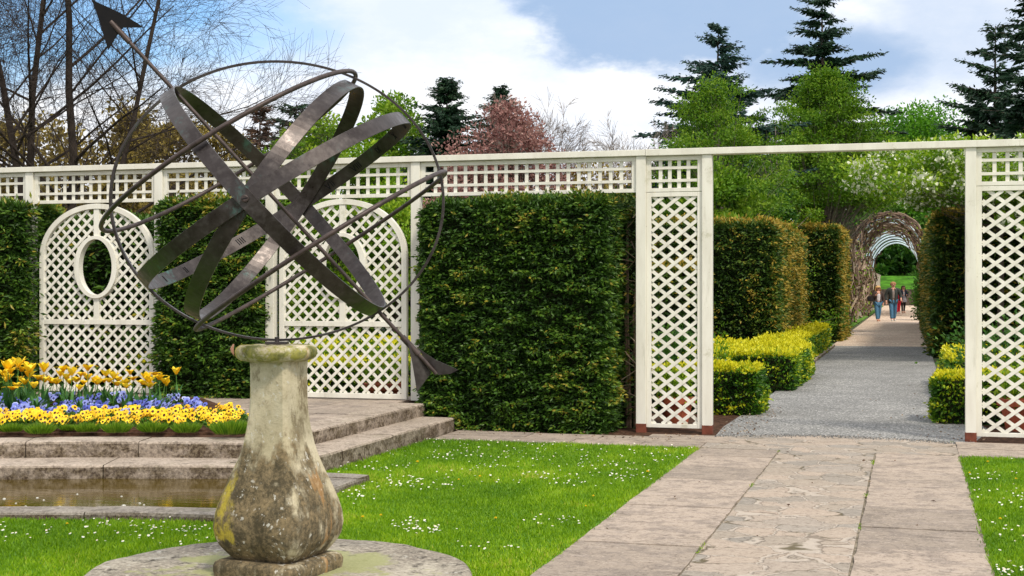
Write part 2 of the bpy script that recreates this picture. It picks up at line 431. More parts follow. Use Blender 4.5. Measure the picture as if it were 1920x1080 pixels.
def stone(name, lo, hi, lichen=0.35, moss=0.25, scale=1.0, dark=0.5, face=False):
    t = NT(name)
    big = t.noise(2.2 * scale, 8, 0.62); fine = t.noise(42 * scale, 8, 0.72); med = t.noise(9 * scale, 8, 0.68)
    c = t.mix(t.rng(big, 0.3, 0.7), lo + (1,), hi + (1,))
    c = t.mix(t.math('MULTIPLY', t.rng(med, 0.50, 0.66), dark), c, tuple(x * 0.28 for x in lo) + (1,))
    c = t.mix(t.rng(fine, 0.50, 0.66, 0.0, 0.6), c, tuple(min(1, x * 1.45) for x in hi) + (1,)); c = t.mix(t.rng(fine, 0.48, 0.36, 0.0, 0.55), c, tuple(x * .35 for x in lo) + (1,))
    lm = t.noise(13 * scale, 7, 0.7, t.mapping((1, 1, 1), (5, 1, 3)))
    c = t.mix(t.math('MULTIPLY', t.rng(lm, 0.60, 0.66), lichen), c, (0.52, 0.50, 0.44, 1))
    mm = t.noise(3.1 * scale, 8, 0.68, t.mapping((1, 1, 1), (1, 7, 3)))
    c = t.mix(t.math('MULTIPLY', t.rng(mm, 0.56, 0.68), moss), c, (0.10, 0.11, 0.035, 1))
    if face:                                              # algae blotches over an even darkening of the upright faces
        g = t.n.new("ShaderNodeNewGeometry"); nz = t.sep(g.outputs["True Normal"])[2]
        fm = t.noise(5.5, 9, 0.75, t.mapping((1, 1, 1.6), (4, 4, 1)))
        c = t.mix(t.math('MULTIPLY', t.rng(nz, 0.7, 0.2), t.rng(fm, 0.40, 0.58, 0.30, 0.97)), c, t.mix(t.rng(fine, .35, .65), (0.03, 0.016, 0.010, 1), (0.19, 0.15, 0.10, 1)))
    t.set("Base Color", c); t.set("Roughness", 0.92); t.set("Specular IOR Level", 0.15)
    t.bump(t.math('ADD', t.math('MULTIPLY', fine, 0.5), med), 0.75, 0.012)
    return t
def step_stone():
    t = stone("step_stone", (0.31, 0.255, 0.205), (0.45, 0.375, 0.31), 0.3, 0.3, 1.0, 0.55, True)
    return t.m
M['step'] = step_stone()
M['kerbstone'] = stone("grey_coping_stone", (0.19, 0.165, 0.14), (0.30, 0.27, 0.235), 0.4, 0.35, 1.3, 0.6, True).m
M['slabstone'] = stone("mossy_round_slab", (0.20, 0.17, 0.14), (0.42, 0.38, 0.31), 0.85, 0.0, 1.0, 0.95)
def finish_slab():
    t = M['slabstone']; src = t.b.inputs["Base Color"].links[0].from_socket
    n = t.noise(2.6, 8, 0.7, t.mapping((1, 1, 1), (2.3, 0.7, 0)))
    s = t.sep(); r = t.math('SQRT', t.math('ADD', t.math('POWER', s[0], 2.0), t.math('POWER', s[1], 2.0)))
    m = t.math('MULTIPLY', t.rng(t.math('ADD', n, t.rng(r, 0.35, 0.95, 0.12, -0.12)), 0.48, 0.58), 0.85)
    c = t.mix(m, src, t.mix(t.noise(60, 4, 0.7), (0.20, 0.22, 0.07, 1), (0.42, 0.42, 0.22, 1)))
    t.set("Base Color", c); return t.m
M['slabstone'] = finish_slab()

def pedestal_mat():
    t = NT("lichen_covered_sandstone")
    fine = t.noise(48, 8, 0.75); med = t.noise(11, 8, 0.7); big = t.noise(3.4, 7, 0.62, t.mapping((1, 1, 0.6)))
    strk = t.noise(7, 6, 0.6, t.mapping((1, 1, 0.18), (0.4, 0.1, 0)))
    x, y, z = t.sep()
    c = t.mix(t.rng(big, 0.3, 0.7), (0.44, 0.38, 0.25, 1), (0.64, 0.57, 0.42, 1)); c = t.mix(t.rng(med, .52, .70, 0, .6), c, (0.20, 0.15, 0.085, 1)); c = t.mix(t.rng(fine, .5, .75, 0, .5), c, (0.16, 0.125, 0.075, 1))
    # dark growth, thickest on the belly of the baluster and in patches on the neck
    g = t.math('ADD', t.math('MULTIPLY', strk, 0.8), t.math('MULTIPLY', med, 0.5))
    low = t.rng(z, 0.44, 0.82, 0.25, -0.03)
    dk = t.rng(t.math('ADD', g, low), 0.72, 0.88)
    nk = t.math('MULTIPLY', t.rng(t.noise(5.5, 7, 0.7, t.mapping((1, 1, .5), (0.2, 3, 6))), .50, .60), t.rng(z, .55, .80)); c = t.mix(t.math('MULTIPLY', nk, .75), c, (0.13, 0.095, 0.045, 1))
    c = t.mix(t.math('MULTIPLY', dk, 0.92), c, t.mix(t.rng(t.math('ADD', t.math('MULTIPLY', fine, .6), t.math('MULTIPLY', med, .6)), .50, .78), (0.030, 0.022, 0.010, 1), (0.27, 0.20, 0.11, 1)))
    sp = t.noise(38, 4, 0.6, t.mapping((1, 1, .8), (2, 9, 4))); sp2 = t.noise(5, 3, 0.5)
    c = t.mix(t.math('MULTIPLY', t.math('MULTIPLY', t.rng(sp, 0.60, 0.66), t.rng(sp2, 0.44, 0.56)), 0.8), c, (0.62, 0.60, 0.54, 1))
    # moss under and on the cap
    mo = t.math('ADD', t.noise(8, 7, 0.7, t.mapping((1, 1, 1), (3, 3, 3))), t.rng(z, 0.98, 1.10, -0.25, 0.07))
    c = t.mix(t.math('MULTIPLY', t.rng(mo, 0.50, 0.62), 0.85), c, t.mix(t.rng(med, .35, .65), (0.07, 0.085, 0.008, 1), (0.36, 0.34, 0.05, 1)))
    # yellow lichen on the left shoulder and down the right hand edge
    yl = t.noise(6, 7, 0.7, t.mapping((1, 1, 0.5), (8, 2, 5)))
    xs = t.math('ADD', t.rng(x, -0.26, -0.06, 0.32, -0.10), t.math('ADD', t.rng(z, 0.45, 0.62, -0.08, 0.06), t.rng(z, 0.20, 0.12, 0, -.2)))
    c = t.mix(t.math('MULTIPLY', t.rng(t.math('ADD', yl, xs), 0.60, 0.72), 0.85), c, (0.44, 0.35, 0.045, 1))
    ru = t.noise(9, 5, 0.6, t.mapping((1, 1, 0.12), (1, 4, 2)))
    c = t.mix(t.math('MULTIPLY', t.math('MULTIPLY', t.rng(ru, 0.63, 0.68), t.rng(x, 0.05, 0.16)), 0.45), c, (0.50, 0.27, 0.10, 1))
    t.set("Base Color", c); t.set("Roughness", 0.92); t.set("Specular IOR Level", 0.15)
    t.bump(t.math('ADD', t.math('MULTIPLY', fine, 0.5), med), 0.8, 0.010)
    return t.m
M['pedestal'] = pedestal_mat()

def lawn_base():
    t = NT("lawn_earth"); n = t.noise(14, 6, 0.6)
    t.set("Base Color", t.mix(n, (0.06, 0.17, 0.006, 1), (0.13, 0.30, 0.01, 1))); t.set("Roughness", 0.95); t.bump(t.noise(60, 5, 0.7), 0.7, 0.02); return t.m
M['lawn'] = lawn_base()
M['bankgrass'] = plain('bank_grass', (0.05, 0.15, 0.010), 0.95, 0.1, 0.4, 1.2)
def ground_mat():
    t = NT("garden_ground"); n = t.noise(1.3, 7, 0.65)
    t.set("Base Color", t.ramp(n, [(0.3, (0.06, 0.045, 0.03)), (0.48, (0.10, 0.075, 0.05)), (0.56, (0.05, 0.12, 0.02)), (0.8, (0.07, 0.17, 0.02))])); t.set("Roughness", 0.95); return t.m
M['ground'] = ground_mat()
def gravel(name, a, b, sc_=90):
    t = NT(name); v = t.voro(sc_, 'F1', out="Color"); d = t.voro(sc_, 'F1'); s = t.sep(v)
    big = t.noise(0.9, 5, 0.6)
    c = t.mix(s[0], a + (1,), b + (1,))
    c = t.mix(t.rng(s[1], 0.86, 0.95), c, tuple(min(1, x * 1.7) for x in b) + (1,))
    c = t.mix(t.rng(big, 0.35, 0.7, 0.0, 0.35), c, tuple(x * 0.7 for x in a) + (1,))
    t.set("Base Color", c); t.set("Roughness", 0.85); t.set("Specular IOR Level", 0.3); t.bump(d, 0.9, 0.012); return t.m
M['gravel'] = gravel("grey_gravel", (0.12, 0.122, 0.12), (0.37, 0.36, 0.345), 60)
M['pinkgravel'] = gravel("pink_gravel", (0.46, 0.335, 0.25), (0.70, 0.54, 0.42), 26)
def slabs_mat():
    t = NT("sandstone_paving_slab"); fine = t.noise(38, 6, 0.75); med = t.noise(5, 8, 0.72); big = t.noise(1.4, 5, 0.6)
    lay = t.noise(9, 6, 0.6, t.mapping((0.5, 2.0, 1)))
    c = t.ramp(t.attr(), [(0, (0.295, 0.245, 0.20)), (0.5, (0.365, 0.30, 0.243)), (1, (0.43, 0.35, 0.285))])
    c = t.mix(t.rng(med, 0.46, 0.60, 0, 0.6), c, (0.19, 0.16, 0.14, 1)); st = t.noise(2.3, 8, 0.75, t.mapping((1, 1, 1), (6, 3, 0))); c = t.mix(t.rng(st, 0.55, 0.62, 0, .45), c, (0.15, 0.125, 0.10, 1))
    c = t.mix(t.rng(lay, 0.52, 0.66, 0, 0.4), c, (0.46, 0.385, 0.335, 1))
    c = t.mix(t.rng(fine, 0.50, 0.66, 0.0, 0.75), c, (0.13, 0.10, 0.08, 1)); pk = t.noise(55, 4, 0.7, t.mapping((1, 1, 1), (3, 8, 0))); c = t.mix(t.rng(pk, 0.56, 0.68, 0, .5), c, (0.60, 0.51, 0.42, 1))
    t.set("Base Color", c); t.set("Roughness", 0.9); t.set("Specular IOR Level", 0.2)
    t.bump(t.math('ADD', t.math('MULTIPLY', fine, 0.4), t.math('ADD', med, lay)), 0.6, 0.012); return t.m
M['slabs'] = slabs_mat()
def crazy_mat():
    t = NT("crazy_paving")
    wob = t.noise(3, 4, 0.6); vm = t.n.new("ShaderNodeVectorMath"); vm.operation = 'ADD'
    mp = t.mapping((3.2, 4.2, 0.0)); t.l.new(mp, vm.inputs[0]); cx = t.n.new("ShaderNodeCombineXYZ")
    t.l.new(t.math('MULTIPLY', t.math('SUBTRACT', wob, 0.5), 0.9), cx.inputs[0]); t.l.new(t.math('MULTIPLY', t.math('SUBTRACT', t.noise(4, 4, 0.6, t.mapping((1, 1, 1), (4, 4, 0))), 0.5), 1.6), cx.inputs[1])
    t.l.new(cx.outputs[0], vm.inputs[1]); vec = vm.outputs[0]
    edge = t.voro(1.0, 'DISTANCE_TO_EDGE', vec); cell = t.sep(t.voro(1.0, 'F1', vec, out="Color"))
    fine = t.noise(70, 8, 0.7); med = t.noise(8, 7, 0.65); lay = t.noise(7, 6, 0.6, t.mapping((0.5, 2.4, 1)))
    c = t.ramp(cell[0], [(0, (0.26, 0.235, 0.205)), (0.35, (0.34, 0.285, 0.23)), (0.7, (0.41, 0.33, 0.265)), (1, (0.30, 0.27, 0.235))])
    c = t.mix(t.rng(lay, 0.5, 0.66, 0, 0.22), c, (0.43, 0.375, 0.32, 1))
    f2 = t.noise(34, 6, 0.75); c = t.mix(t.rng(f2, 0.48, 0.68, 0.0, 0.7), c, (0.15, 0.12, 0.095, 1)); c = t.mix(t.rng(f2, 0.46, 0.34, 0, .35), c, (0.56, 0.48, 0.39, 1))
    j = t.rng(t.math('ADD', edge, t.math('MULTIPLY', t.math('SUBTRACT', med, 0.5), 0.09)), 0.014, 0.042, 1.0, 0.0)
    jc = t.mix(t.rng(t.noise(2.5, 4, 0.6, t.mapping((1, 1, 1), (9, 2, 0))), 0.52, 0.60), (0.44, 0.38, 0.32, 1), (0.11, 0.09, 0.05, 1))
    c = t.mix(t.math('MULTIPLY', j, 0.95), c, jc)
    c = t.mix(t.rng(t.math('ABSOLUTE', t.math('SUBTRACT', t.math('ADD', edge, t.math('MULTIPLY', t.math('SUBTRACT', med, 0.5), 0.05)), 0.045)), 0.012, 0.004, 0, .55), c, (0.10, 0.08, 0.06, 1))
    t.set("Base Color", c); t.set("Roughness", 0.88); t.set("Specular IOR Level", 0.2)
    h = t.math('ADD', t.math('MULTIPLY', t.rng(edge, 0.0, 0.06), 1.2), t.math('ADD', t.math('MULTIPLY', fine, 0.25), t.math('MULTIPLY', cell[1], 0.5)))
    t.bump(t.math('ADD', h, lay), 0.55, 0.014); return t.m
M['crazy'] = crazy_mat()
M['mortar'] = plain("joint_mortar", (0.22, 0.19, 0.145), 0.95, 0.1, 0.4, 9)
def water_mat():
    t = NT("pond_water"); n = t.noise(1.2, 4, 0.5, t.mapping((1, 5, 1)))
    t.set("Base Color", t.mix(n, (0.04, 0.026, 0.003, 1), (0.10, 0.065, 0.005, 1))); t.set("Roughness", 0.06); t.set("IOR", 1.33); t.set("Specular IOR Level", 0.5)
    t.bump(t.noise(5, 3, 0.5, t.mapping((1, 4, 1))), 0.12, 0.01); return t.m
M['water'] = water_mat()
M['rubble'] = stone("old_rubble_wall", (0.30, 0.26, 0.20), (0.50, 0.44, 0.36), 0.3, 0.3, 0.6, 0.6).m
def bubble():
    t = NT("froth_bubble"); t.set("Base Color", (0.75, 0.75, 0.68, 1)); t.set("Roughness", 0.1); t.set("Alpha", 0.55); return t.m
M['bubble'] = bubble()
def flat(name, col, rough=0.7): return plain(name, col, rough, 0.25, 0.15, 20)
for k, c in dict(skin=(0.62, 0.33, 0.24), denim=(0.06, 0.16, 0.27), jacket=(0.035, 0.04, 0.036), navy=(0.02, 0.025, 0.045), cardigan=(0.06, 0.04, 0.035),
                 topwhite=(0.62, 0.58, 0.60), jumper=(0.26, 0.22, 0.20), red=(0.62, 0.02, 0.04), black=(0.015, 0.013, 0.015), skirt=(0.36, 0.33, 0.36),
                 blond=(0.55, 0.33, 0.13), sandy=(0.34, 0.17, 0.08), darkhair=(0.05, 0.025, 0.02), shoe=(0.62, 0.62, 0.60), tanshoe=(0.50, 0.26, 0.18), feature=(0.14, 0.05, 0.04)).items():
    M[k] = flat(k + "_cloth" if k not in ("skin",) else "skin", c)

# ================================================================== GROUND
mb = MB()
gx = np.linspace(-1, 1, 41); gx = np.sign(gx) * np.abs(gx) ** 2.2 * 900
gy = np.concatenate([[-60, -10, 2, 6], np.geomspace(10, 1500, 34)])
V = [(x, y, -0.03) for y in gy for x in gx]; n = len(gx)
mb.add(V, [(j * n + i, j * n + i + 1, (j + 1) * n + i + 1, (j + 1) * n + i) for j in range(len(gy) - 1) for i in range(n - 1)])
struct(mb.build("ground", M['ground']))

def sheet(name, poly, z, mat, base=-0.03):
    m = MB(); m.prism(poly, base, z); o = m.build(name, mat, loc=(OX, OY, 0), rot=GROT); return struct(o)
EDGE = -1.37          # lawns end here, paving strip begins
# gravel path
sheet("gravel_path", [(0.86, -0.6), (3.30, -0.6), (3.60, 1.2), (3.25, 4), (3.25, 23.0), (0.86, 23.0), (0.86, 4), (0.80, 0.8)], 0.004, M['gravel'])
sheet("pink_gravel_path", [(0.78, 23.0), (3.27, 23.0), (3.30, 40), (3.6, 120), (0.60, 120), (0.74, 60)], 0.004, M['pinkgravel'])
# soil strip by the trellis
sheet("soil_strip", [(-1.9, -0.55), (0.84, -0.28), (0.84, 3.0), (-1.9, 3.0)], 0.001, M['soil'])
sheet("soil_strip", [(3.32, -0.2), (7, -0.2), (7, 3.0), (3.62, 3.0)], 0.001, M['soil'])

# ---- paving: side slabs, cross strip, crazy paving in the middle
def wobble_quad(x0, x1, y0, y1, g, n=6):
    pts = []
    j = lambda: random.uniform(-0.006, 0.006)
    for i in range(n): pts.append((x0 + g + (x1 - x0 - 2 * g) * i / n + j() * .5, y0 + g + j()))
    for i in range(n): pts.append((x1 - g + j(), y0 + g + (y1 - y0 - 2 * g) * i / n + j() * .5))
    for i in range(n): pts.append((x1 - g - (x1 - x0 - 2 * g) * i / n + j() * .5, y1 - g + j()))
    for i in range(n): pts.append((x0 + g + j(), y1 - g - (y1 - y0 - 2 * g) * i / n + j() * .5))
    return pts
mb = MB()
def slab_col(x0, x1, ys, g=0.005):
    for a, b in zip(ys[:-1], ys[1:]):
        mb.prism(wobble_quad(x0, x1, a, b, g), -0.03, 0.012 + random.uniform(-0.004, 0.005), random.random())
slab_col(0.85, 1.60, [-9.6, -8.2, -7.18, -6.42, -5.75, -4.95, -4.25, -3.5, -2.7, -1.95, EDGE])
slab_col(2.47, 3.20, [-9.6, -8.0, -7.1, -6.18, -5.45, -4.6, -3.55, -2.72, -2.25, EDGE])
xs = [-1.85, -1.2, -0.45, 0.25, 0.85]
for a, b in zip(xs[:-1], xs[1:]):
    mb.prism(wobble_quad(a, b, EDGE, -0.92, 0.006), -0.03, 0.014 + random.uniform(-.004, .004), random.random())
    mb.prism(wobble_quad(a + (0.2 if a > -1.8 else 0), b + 0.2, -0.92, -0.50, 0.006), -0.03, 0.014 + random.uniform(-.004, .004), random.random())
xs = [3.20, 3.9, 4.7, 5.5, 6.4, 7.4]
for a, b in zip(xs[:-1], xs[1:]):
    mb.prism(wobble_quad(a, b, EDGE, -0.80, 0.006), -0.03, 0.014 + random.uniform(-.004, .004), random.random())
    mb.prism(wobble_quad(a, b, -0.80, -0.22, 0.006), -0.03, 0.014 + random.uniform(-.004, .004), random.random())
mb.box(0.2, 0.86, -0.50, -0.26, -0.03, 0.012)
struct(mb.build("paved_path", M['slabs'], loc=(OX, OY, 0), rot=GROT))
arc = [(3.20 - 2.34 * i / 14, -0.22 + 0.30 * math.sin(math.pi * i / 14) ** 0.8) for i in range(15)]
sheet("crazy_paving", [(1.61, -9.6), (2.46, -9.6), (2.46, EDGE), (3.20, EDGE)] + arc + [(0.86, EDGE), (1.61, EDGE)], 0.013, M['crazy'])
sheet("joint_bed", [(0.84, -9.7), (3.21, -9.7), (3.21, EDGE), (7.4, EDGE), (7.4, -0.2), (-1.88, -0.45), (-1.88, EDGE), (0.84, EDGE)], 0.003, M['mortar'])

# ---- leaf litter, moss tufts in the joints and stray gravel
mb = MB(); n = 420
lu = np.concatenate([R.uniform(.78, 1.25, 150), R.uniform(-1.9, .8, 130), R.uniform(2.85, 3.5, 80), R.uniform(.9, 3.2, 60)])
lv = np.concatenate([R.uniform(-.2, 3.3, 150), R.uniform(-.85, -.3, 130), R.uniform(-.1, 2.6, 80), R.uniform(-6, 8, 60)])
mb.leaves(np.stack([lu, lv, R.uniform(.014, .03, n)], 1), np.stack([R.normal(0, 1, n), R.normal(0, 1, n), R.normal(0, .15, n)], 1), R.uniform(.015, .04, n), R.uniform(.01, .022, n), R.random(n))
o = mb.build("leaf_litter", M['vine'], loc=(OX, OY, 0), rot=GROT); tag(o, "scattered brown dead leaves around the foot of the hedges and on the paving", "leaf litter", kind='stuff')
mb = MB(); n = 5200
k = R.integers(0, 5, n); t_ = R.random(n)
lines_u = np.where(k == 0, .84, np.where(k == 1, 1.605, np.where(k == 2, 2.465, np.where(k == 3, 3.205, t_ * 5 - 1.8))))
lines_v = np.where(k < 4, -9.5 + t_ * 8.1, np.where(t_ < .5, EDGE, -.55 + .3 * np.clip(t_ * 2 - .5, 0, 1)))
q = vnoise(np.stack([lines_u * 3, lines_v * 3, k * 5.0], 1), 1.0) > .24
q &= (k != 0) & (k != 3) | q
lu, lv = lines_u[q] + R.normal(0, .008, int(q.sum())), lines_v[q] + R.normal(0, .01, int(q.sum())); n = len(lu)
mb.leaves(np.stack([lu, lv, np.full(n, .006)], 1), np.stack([R.normal(0, .6, n), R.normal(0, .6, n), np.ones(n)], 1), R.uniform(.010, .026, n), .005, R.random(n))
o = mb.build("joint_moss", M['grass'], loc=(OX, OY, 0), rot=GROT); tag(o, "thin moss and grass growing in the joints of the paving", "moss", kind='stuff')
mb = MB(); n = 900
a_ = R.random(n); lu = 3.2 - 2.34 * a_; lv = -.24 + .30 * np.sin(np.pi * a_) ** .8 - np.abs(R.normal(0, .10, n)); c_ = np.stack([lu, lv, np.full(n, .015)], 1)
mb.cones(c_, c_ + np.stack([R.normal(0, .003, n), R.normal(0, .003, n), R.uniform(.004, .009, n)], 1), R.uniform(.004, .010, n), .003, 5, R.random(n))
o = mb.build("spilled_gravel", M['gravel'], loc=(OX, OY, 0), rot=GROT); tag(o, "grey gravel stones spilled on to the edge of the paving", "gravel", kind='stuff')

# ================================================================== TERRACE, STEPS, POND  (plan polygons in u,v)
def front(pts, z):
    return [UV(*P(px, py, Z_at(py, z))[:2]) for px, py in pts]
UP, LOW = 0.28, 0.15
up_front = front([(-420, 842), (-200, 834), (0, 829), (120, 827.5), (250, 827), (380, 828), (497, 829.5)], UP)
lo_front = front([(-420, 886), (-200, 878), (0, 873), (120, 871.5), (250, 871), (380, 871.5), (539, 872)], LOW)
def dense(pts, step=0.25):
    out = [pts[0]]
    for a, b in zip(pts[:-1], pts[1:]):
        L = math.dist(a, b); k = max(1, int(L / step))
        for i in range(1, k + 1): out.append((a[0] + (b[0] - a[0]) * i / k, a[1] + (b[1] - a[1]) * i / k))
    return out
def kerb(name, line, z0, z1, width, mat, seed, lab, cat, blk=0.75, inward=(0, 1)):
    """a run of coping blocks along a line: each block a slightly uneven prism with worn arrises"""
    rr = random.Random(seed); m = MB()
    line = dense(line, 0.06); i = 0; acc = []
    d = [0]
    for a, b in zip(line[:-1], line[1:]): d.append(d[-1] + math.dist(a, b))
    tot = d[-1]; cuts = [0]
    while cuts[-1] < tot: cuts.append(cuts[-1] + blk * rr.uniform(0.75, 1.3))
    cuts[-1] = tot
    def at(s):
        s = min(max(s, 0), tot)
        for k in range(len(d) - 1):
            if d[k + 1] >= s:
                f = (s - d[k]) / max(1e-9, d[k + 1] - d[k]); a, b = line[k], line[k + 1]
                t = ((b[0] - a[0]), (b[1] - a[1])); L = math.hypot(*t); t = (t[0] / L, t[1] / L)
                return (a[0] + (b[0] - a[0]) * f, a[1] + (b[1] - a[1]) * f), t
        return line[-1], (1, 0)
    for a, b in zip(cuts[:-1], cuts[1:]):
        if b - a < 0.05: continue
        g = 0.004; N = 7; tnt = rr.random(); dz = rr.uniform(-0.003, 0.003); rings = []
        for k in range(N):
            s = a + g + (b - a - 2 * g) * k / (N - 1); (x, y), t = at(s); nx, ny = -t[1], t[0]
            e = rr.uniform(-0.004, 0.004); end = 0.010 if k in (0, N - 1) else 0
            prof = [(0.004 + e + end, z0), (e + end, z0 + (z1 - z0) * 0.5), (e + 0.002 + end, z1 - 0.022), (e + 0.010 + end, z1 - 0.006 + dz - end * .4), (e + 0.026, z1 + dz - end * .5), (width, z1 + dz - end * .3), (width, z0)]
            rings.append([(x + nx * o, y + ny * o, z) for o, z in prof])
        m.loft(rings, tint=tnt)
    o = m.build(name, mat, loc=(OX, OY, 0), rot=GROT, smooth=False)
    return o

side_up = [(up_front[-1][0], up_front[-1][1]), (-2.27, -1.0), (-2.27, 0.5)]
up_corner = (-2.27, up_front[-1][1]); lo_corner = (-1.90, lo_front[-1][1])
up_line = up_front[:-1] + [up_corner, (-2.27, -0.30)]
lo_line = lo_front[:-1] + [lo_corner, (-1.90, -0.42)]
# terrace body
inset_up = [(a[0], a[1] + 0.30) for a in up_front[:-1]] + [(up_corner[0] - 0.30, up_corner[1] + 0.30), (-2.57, 0.6), (-14, 0.6)]
mb = MB(); mb.prism(inset_up, 0.0, UP - 0.012)
struct(mb.build("terrace", M['soil'], loc=(OX, OY, 0), rot=GROT))
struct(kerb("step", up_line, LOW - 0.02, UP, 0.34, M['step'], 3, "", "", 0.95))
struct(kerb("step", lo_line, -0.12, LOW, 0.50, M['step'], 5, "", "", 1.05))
# terrace paving to the right of and behind the bed
mb = MB()
rr = random.Random(9)
for i in range(-16, 0):
    for j in range(9):
        x0 = -2.60 + i * 0.62 + 0.62 * 0.0; x1 = x0 + 0.62; y0 = -3.6 + j * 0.46; y1 = y0 + 0.46
        off = (j % 2) * 0.3
        x0 = x0 + off; x1 = min(x1 + off, -2.60)
        if x1 - x0 < 0.1: continue
        mb.prism(wobble_quad(x0, x1, y0, y1, 0.006, 3), UP - 0.02, UP + rr.uniform(-0.006, 0.002), rr.random())
struct(mb.build("terrace_paving", M['slabs'], loc=(OX, OY, 0), rot=GROT))
# pond rim
rim_out = front([(474, 987), (400, 982.5), (250, 978.5), (120, 977), (0, 977), (-200, 981), (-420, 990)], 0.0)
rim = rim_out[::-1]                                     # left to right
ro = rim[:-1] + [(-1.30, rim[-1][1]), (-1.30, -4.37)]
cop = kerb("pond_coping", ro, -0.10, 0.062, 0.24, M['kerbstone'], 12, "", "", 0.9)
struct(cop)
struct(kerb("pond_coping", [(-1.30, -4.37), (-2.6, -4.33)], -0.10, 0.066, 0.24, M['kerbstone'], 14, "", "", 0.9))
pond_poly = [(p[0], p[1] + 0.1) for p in rim[:-1]] + [(-1.42, rim[-1][1] + 0.1), (-1.42, -4.45)] + [(p[0], p[1] + 0.1) for p in lo_front[::-1]]
mb = MB(); mb.prism(pond_poly, -0.09, 0.040)
struct(mb.build("pond_water", M['water'], loc=(OX, OY, 0), rot=GROT))
b0 = None
for px, py, r in [(8, 936, 6), (70, 934, 5), (82, 938, 4), (48, 950, 5), (112, 951, 7), (150, 953, 5), (232, 949, 8), (262, 944, 5), (228, 931, 4), (145, 927, 4), (270, 947, 4), (186, 950, 3), (30, 944, 4), (300, 952, 4)]:
    Z = Z_at(py, 0.04); rad = r * Z / F * 0.55
    if b0 is None:
        m = MB(); m.lathe([(math.cos(a), math.sin(a) * 0.75) for a in np.linspace(0, math.pi / 2 * .99, 5)], 10)
        b0 = m.build("bubble", M['bubble'], smooth=True); o = b0
        tag(b0, "small pale bubble floating on the brown pond water behind the stone pedestal", "bubble", "bubbles on the pond")
    else:
        o = b0.copy(); COL.objects.link(o)
    o.location = (X_at(px, Z), Z, 0.0402); o.scale = (rad, rad, rad)

# ================================================================== LAWNS
lawn_right = [(-1.86, EDGE), (0.84, EDGE), (0.84, -9.7), (-9.0, -9.7), (-9.0, -7.6)] + rim[1:-1] + [(-1.30, rim[-1][1]), (-1.30, -4.37), (-1.86, -4.30)]
mb = MB(); mb.prism(lawn_right, -0.03, 0.002); o = mb.build("lawn", M['lawn'], loc=(OX, OY, 0), rot=GROT); struct(o)
lawn_r2 = [(3.21, EDGE - 0.05), (7.6, EDGE - 0.05), (7.6, -9.7), (3.21, -9.7)]
mb = MB(); mb.prism(lawn_r2, -0.03, 0.002); o = mb.build("lawn", M['lawn'], loc=(OX, OY, 0), rot=GROT); struct(o)
SLABC = (X_at(517, 7.0), 7.0)
def inpoly(x, y, poly):
    c = np.zeros(len(x), bool); n = len(poly)
    for i in range(n):
        (x1, y1), (x2, y2) = poly[i], poly[(i + 1) % n]
        cond = ((y1 > y) != (y2 > y)) & (x < (x2 - x1) * (y - y1) / ((y2 - y1) or 1e-9) + x1)
        c ^= cond
    return c
def in_lawn(U, Vv):
    m = inpoly(U, Vv, lawn_right) | inpoly(U, Vv, lawn_r2)
    X = OX + UX * U + VX * Vv; Y = OY + UY * U + VY * Vv
    m &= np.hypot(X - SLABC[0], Y - SLABC[1]) > 0.97
    px = 960 + F * X / Y
    return m & (px > -60) & (px < 1980) & (Y > 6.5), X, Y
N = 900000
U_ = R.uniform(-6.5, 6.0, N); V_ = R.uniform(-9.6, EDGE + 0.01, N)
ok, X_, Y_ = in_lawn(U_, V_)
keep = ok & (R.random(N) < np.clip((9.5 / Y_) ** 1.5, 0, 1))
U_, V_ = U_[keep], V_[keep]; n = len(U_); U_ = U_ + R.normal(0, .014, n); V_ = V_ + R.normal(0, .012, n)
pts = np.stack([U_, V_, np.full(n, 0.0)], 1)
clump = vnoise(pts, 3.0) + 0.6 * vnoise(pts, 9.0, 7)
h = (0.022 + 0.016 * R.random(n)) * (1 + 0.5 * clump)
dr = np.stack([R.normal(0, .55, n), R.normal(0, .55, n), np.ones(n)], 1)
mb = MB(); mb.leaves(pts, dr, h * 1.15, R.uniform(0.0045, 0.008, n), np.clip(0.45 + 0.5 * clump + 0.7 * vnoise(pts, 0.9, 17) + R.normal(0, .17, n), 0, 1), fold=0.1)
o = mb.build("grass", M['grass'], loc=(OX, OY, 0), rot=GROT); tag(o, "short bright green lawn grass on both sides of the paved path", "grass", kind='stuff')

# daisies scattered through both lawns
mb = MB()
cen = [(680, 925), (760, 905), (985, 858), (1000, 895), (1060, 905), (1120, 860), (1250, 862), (1290, 845), (775, 990), (800, 1000), (660, 940), (560, 1000), (290, 992), (215, 990), (1045, 985), (905, 1030), (730, 885),
       (790, 860), (880, 850), (940, 880), (1120, 875), (1180, 900), (1850, 930), (1880, 1005), (1900, 940), (1890, 1080), (1835, 900), (770, 915), (820, 915), (1140, 885), (850, 835), (1030, 835), (350, 1000), (650, 870)]
D = []
for px, py in cen:
    k = random.randint(8, 26)
    for _ in range(k): D.append((px + random.gauss(0, 34), py + random.gauss(0, 6)))
for _ in range(200): D.append((random.uniform(600, 1320), 828 + 90 * random.random() ** 1.8))
for _ in range(26): D.append((random.uniform(1800, 1920), random.uniform(866, 1078)))
for _ in range(60): D.append((random.uniform(0, 400), random.uniform(985, 1030)))
D = np.array([d for d in D if d[1] > 826])
Zs = H * F / (D[:, 1] - 540); Xs = (D[:, 0] - 960) * Zs / F
uu = (Xs - OX) * UX + (Zs - OY) * UY; vv = (Xs - OX) * VX + (Zs - OY) * VY
ok, _, _ = in_lawn(uu, vv); uu, vv = uu[ok], vv[ok]
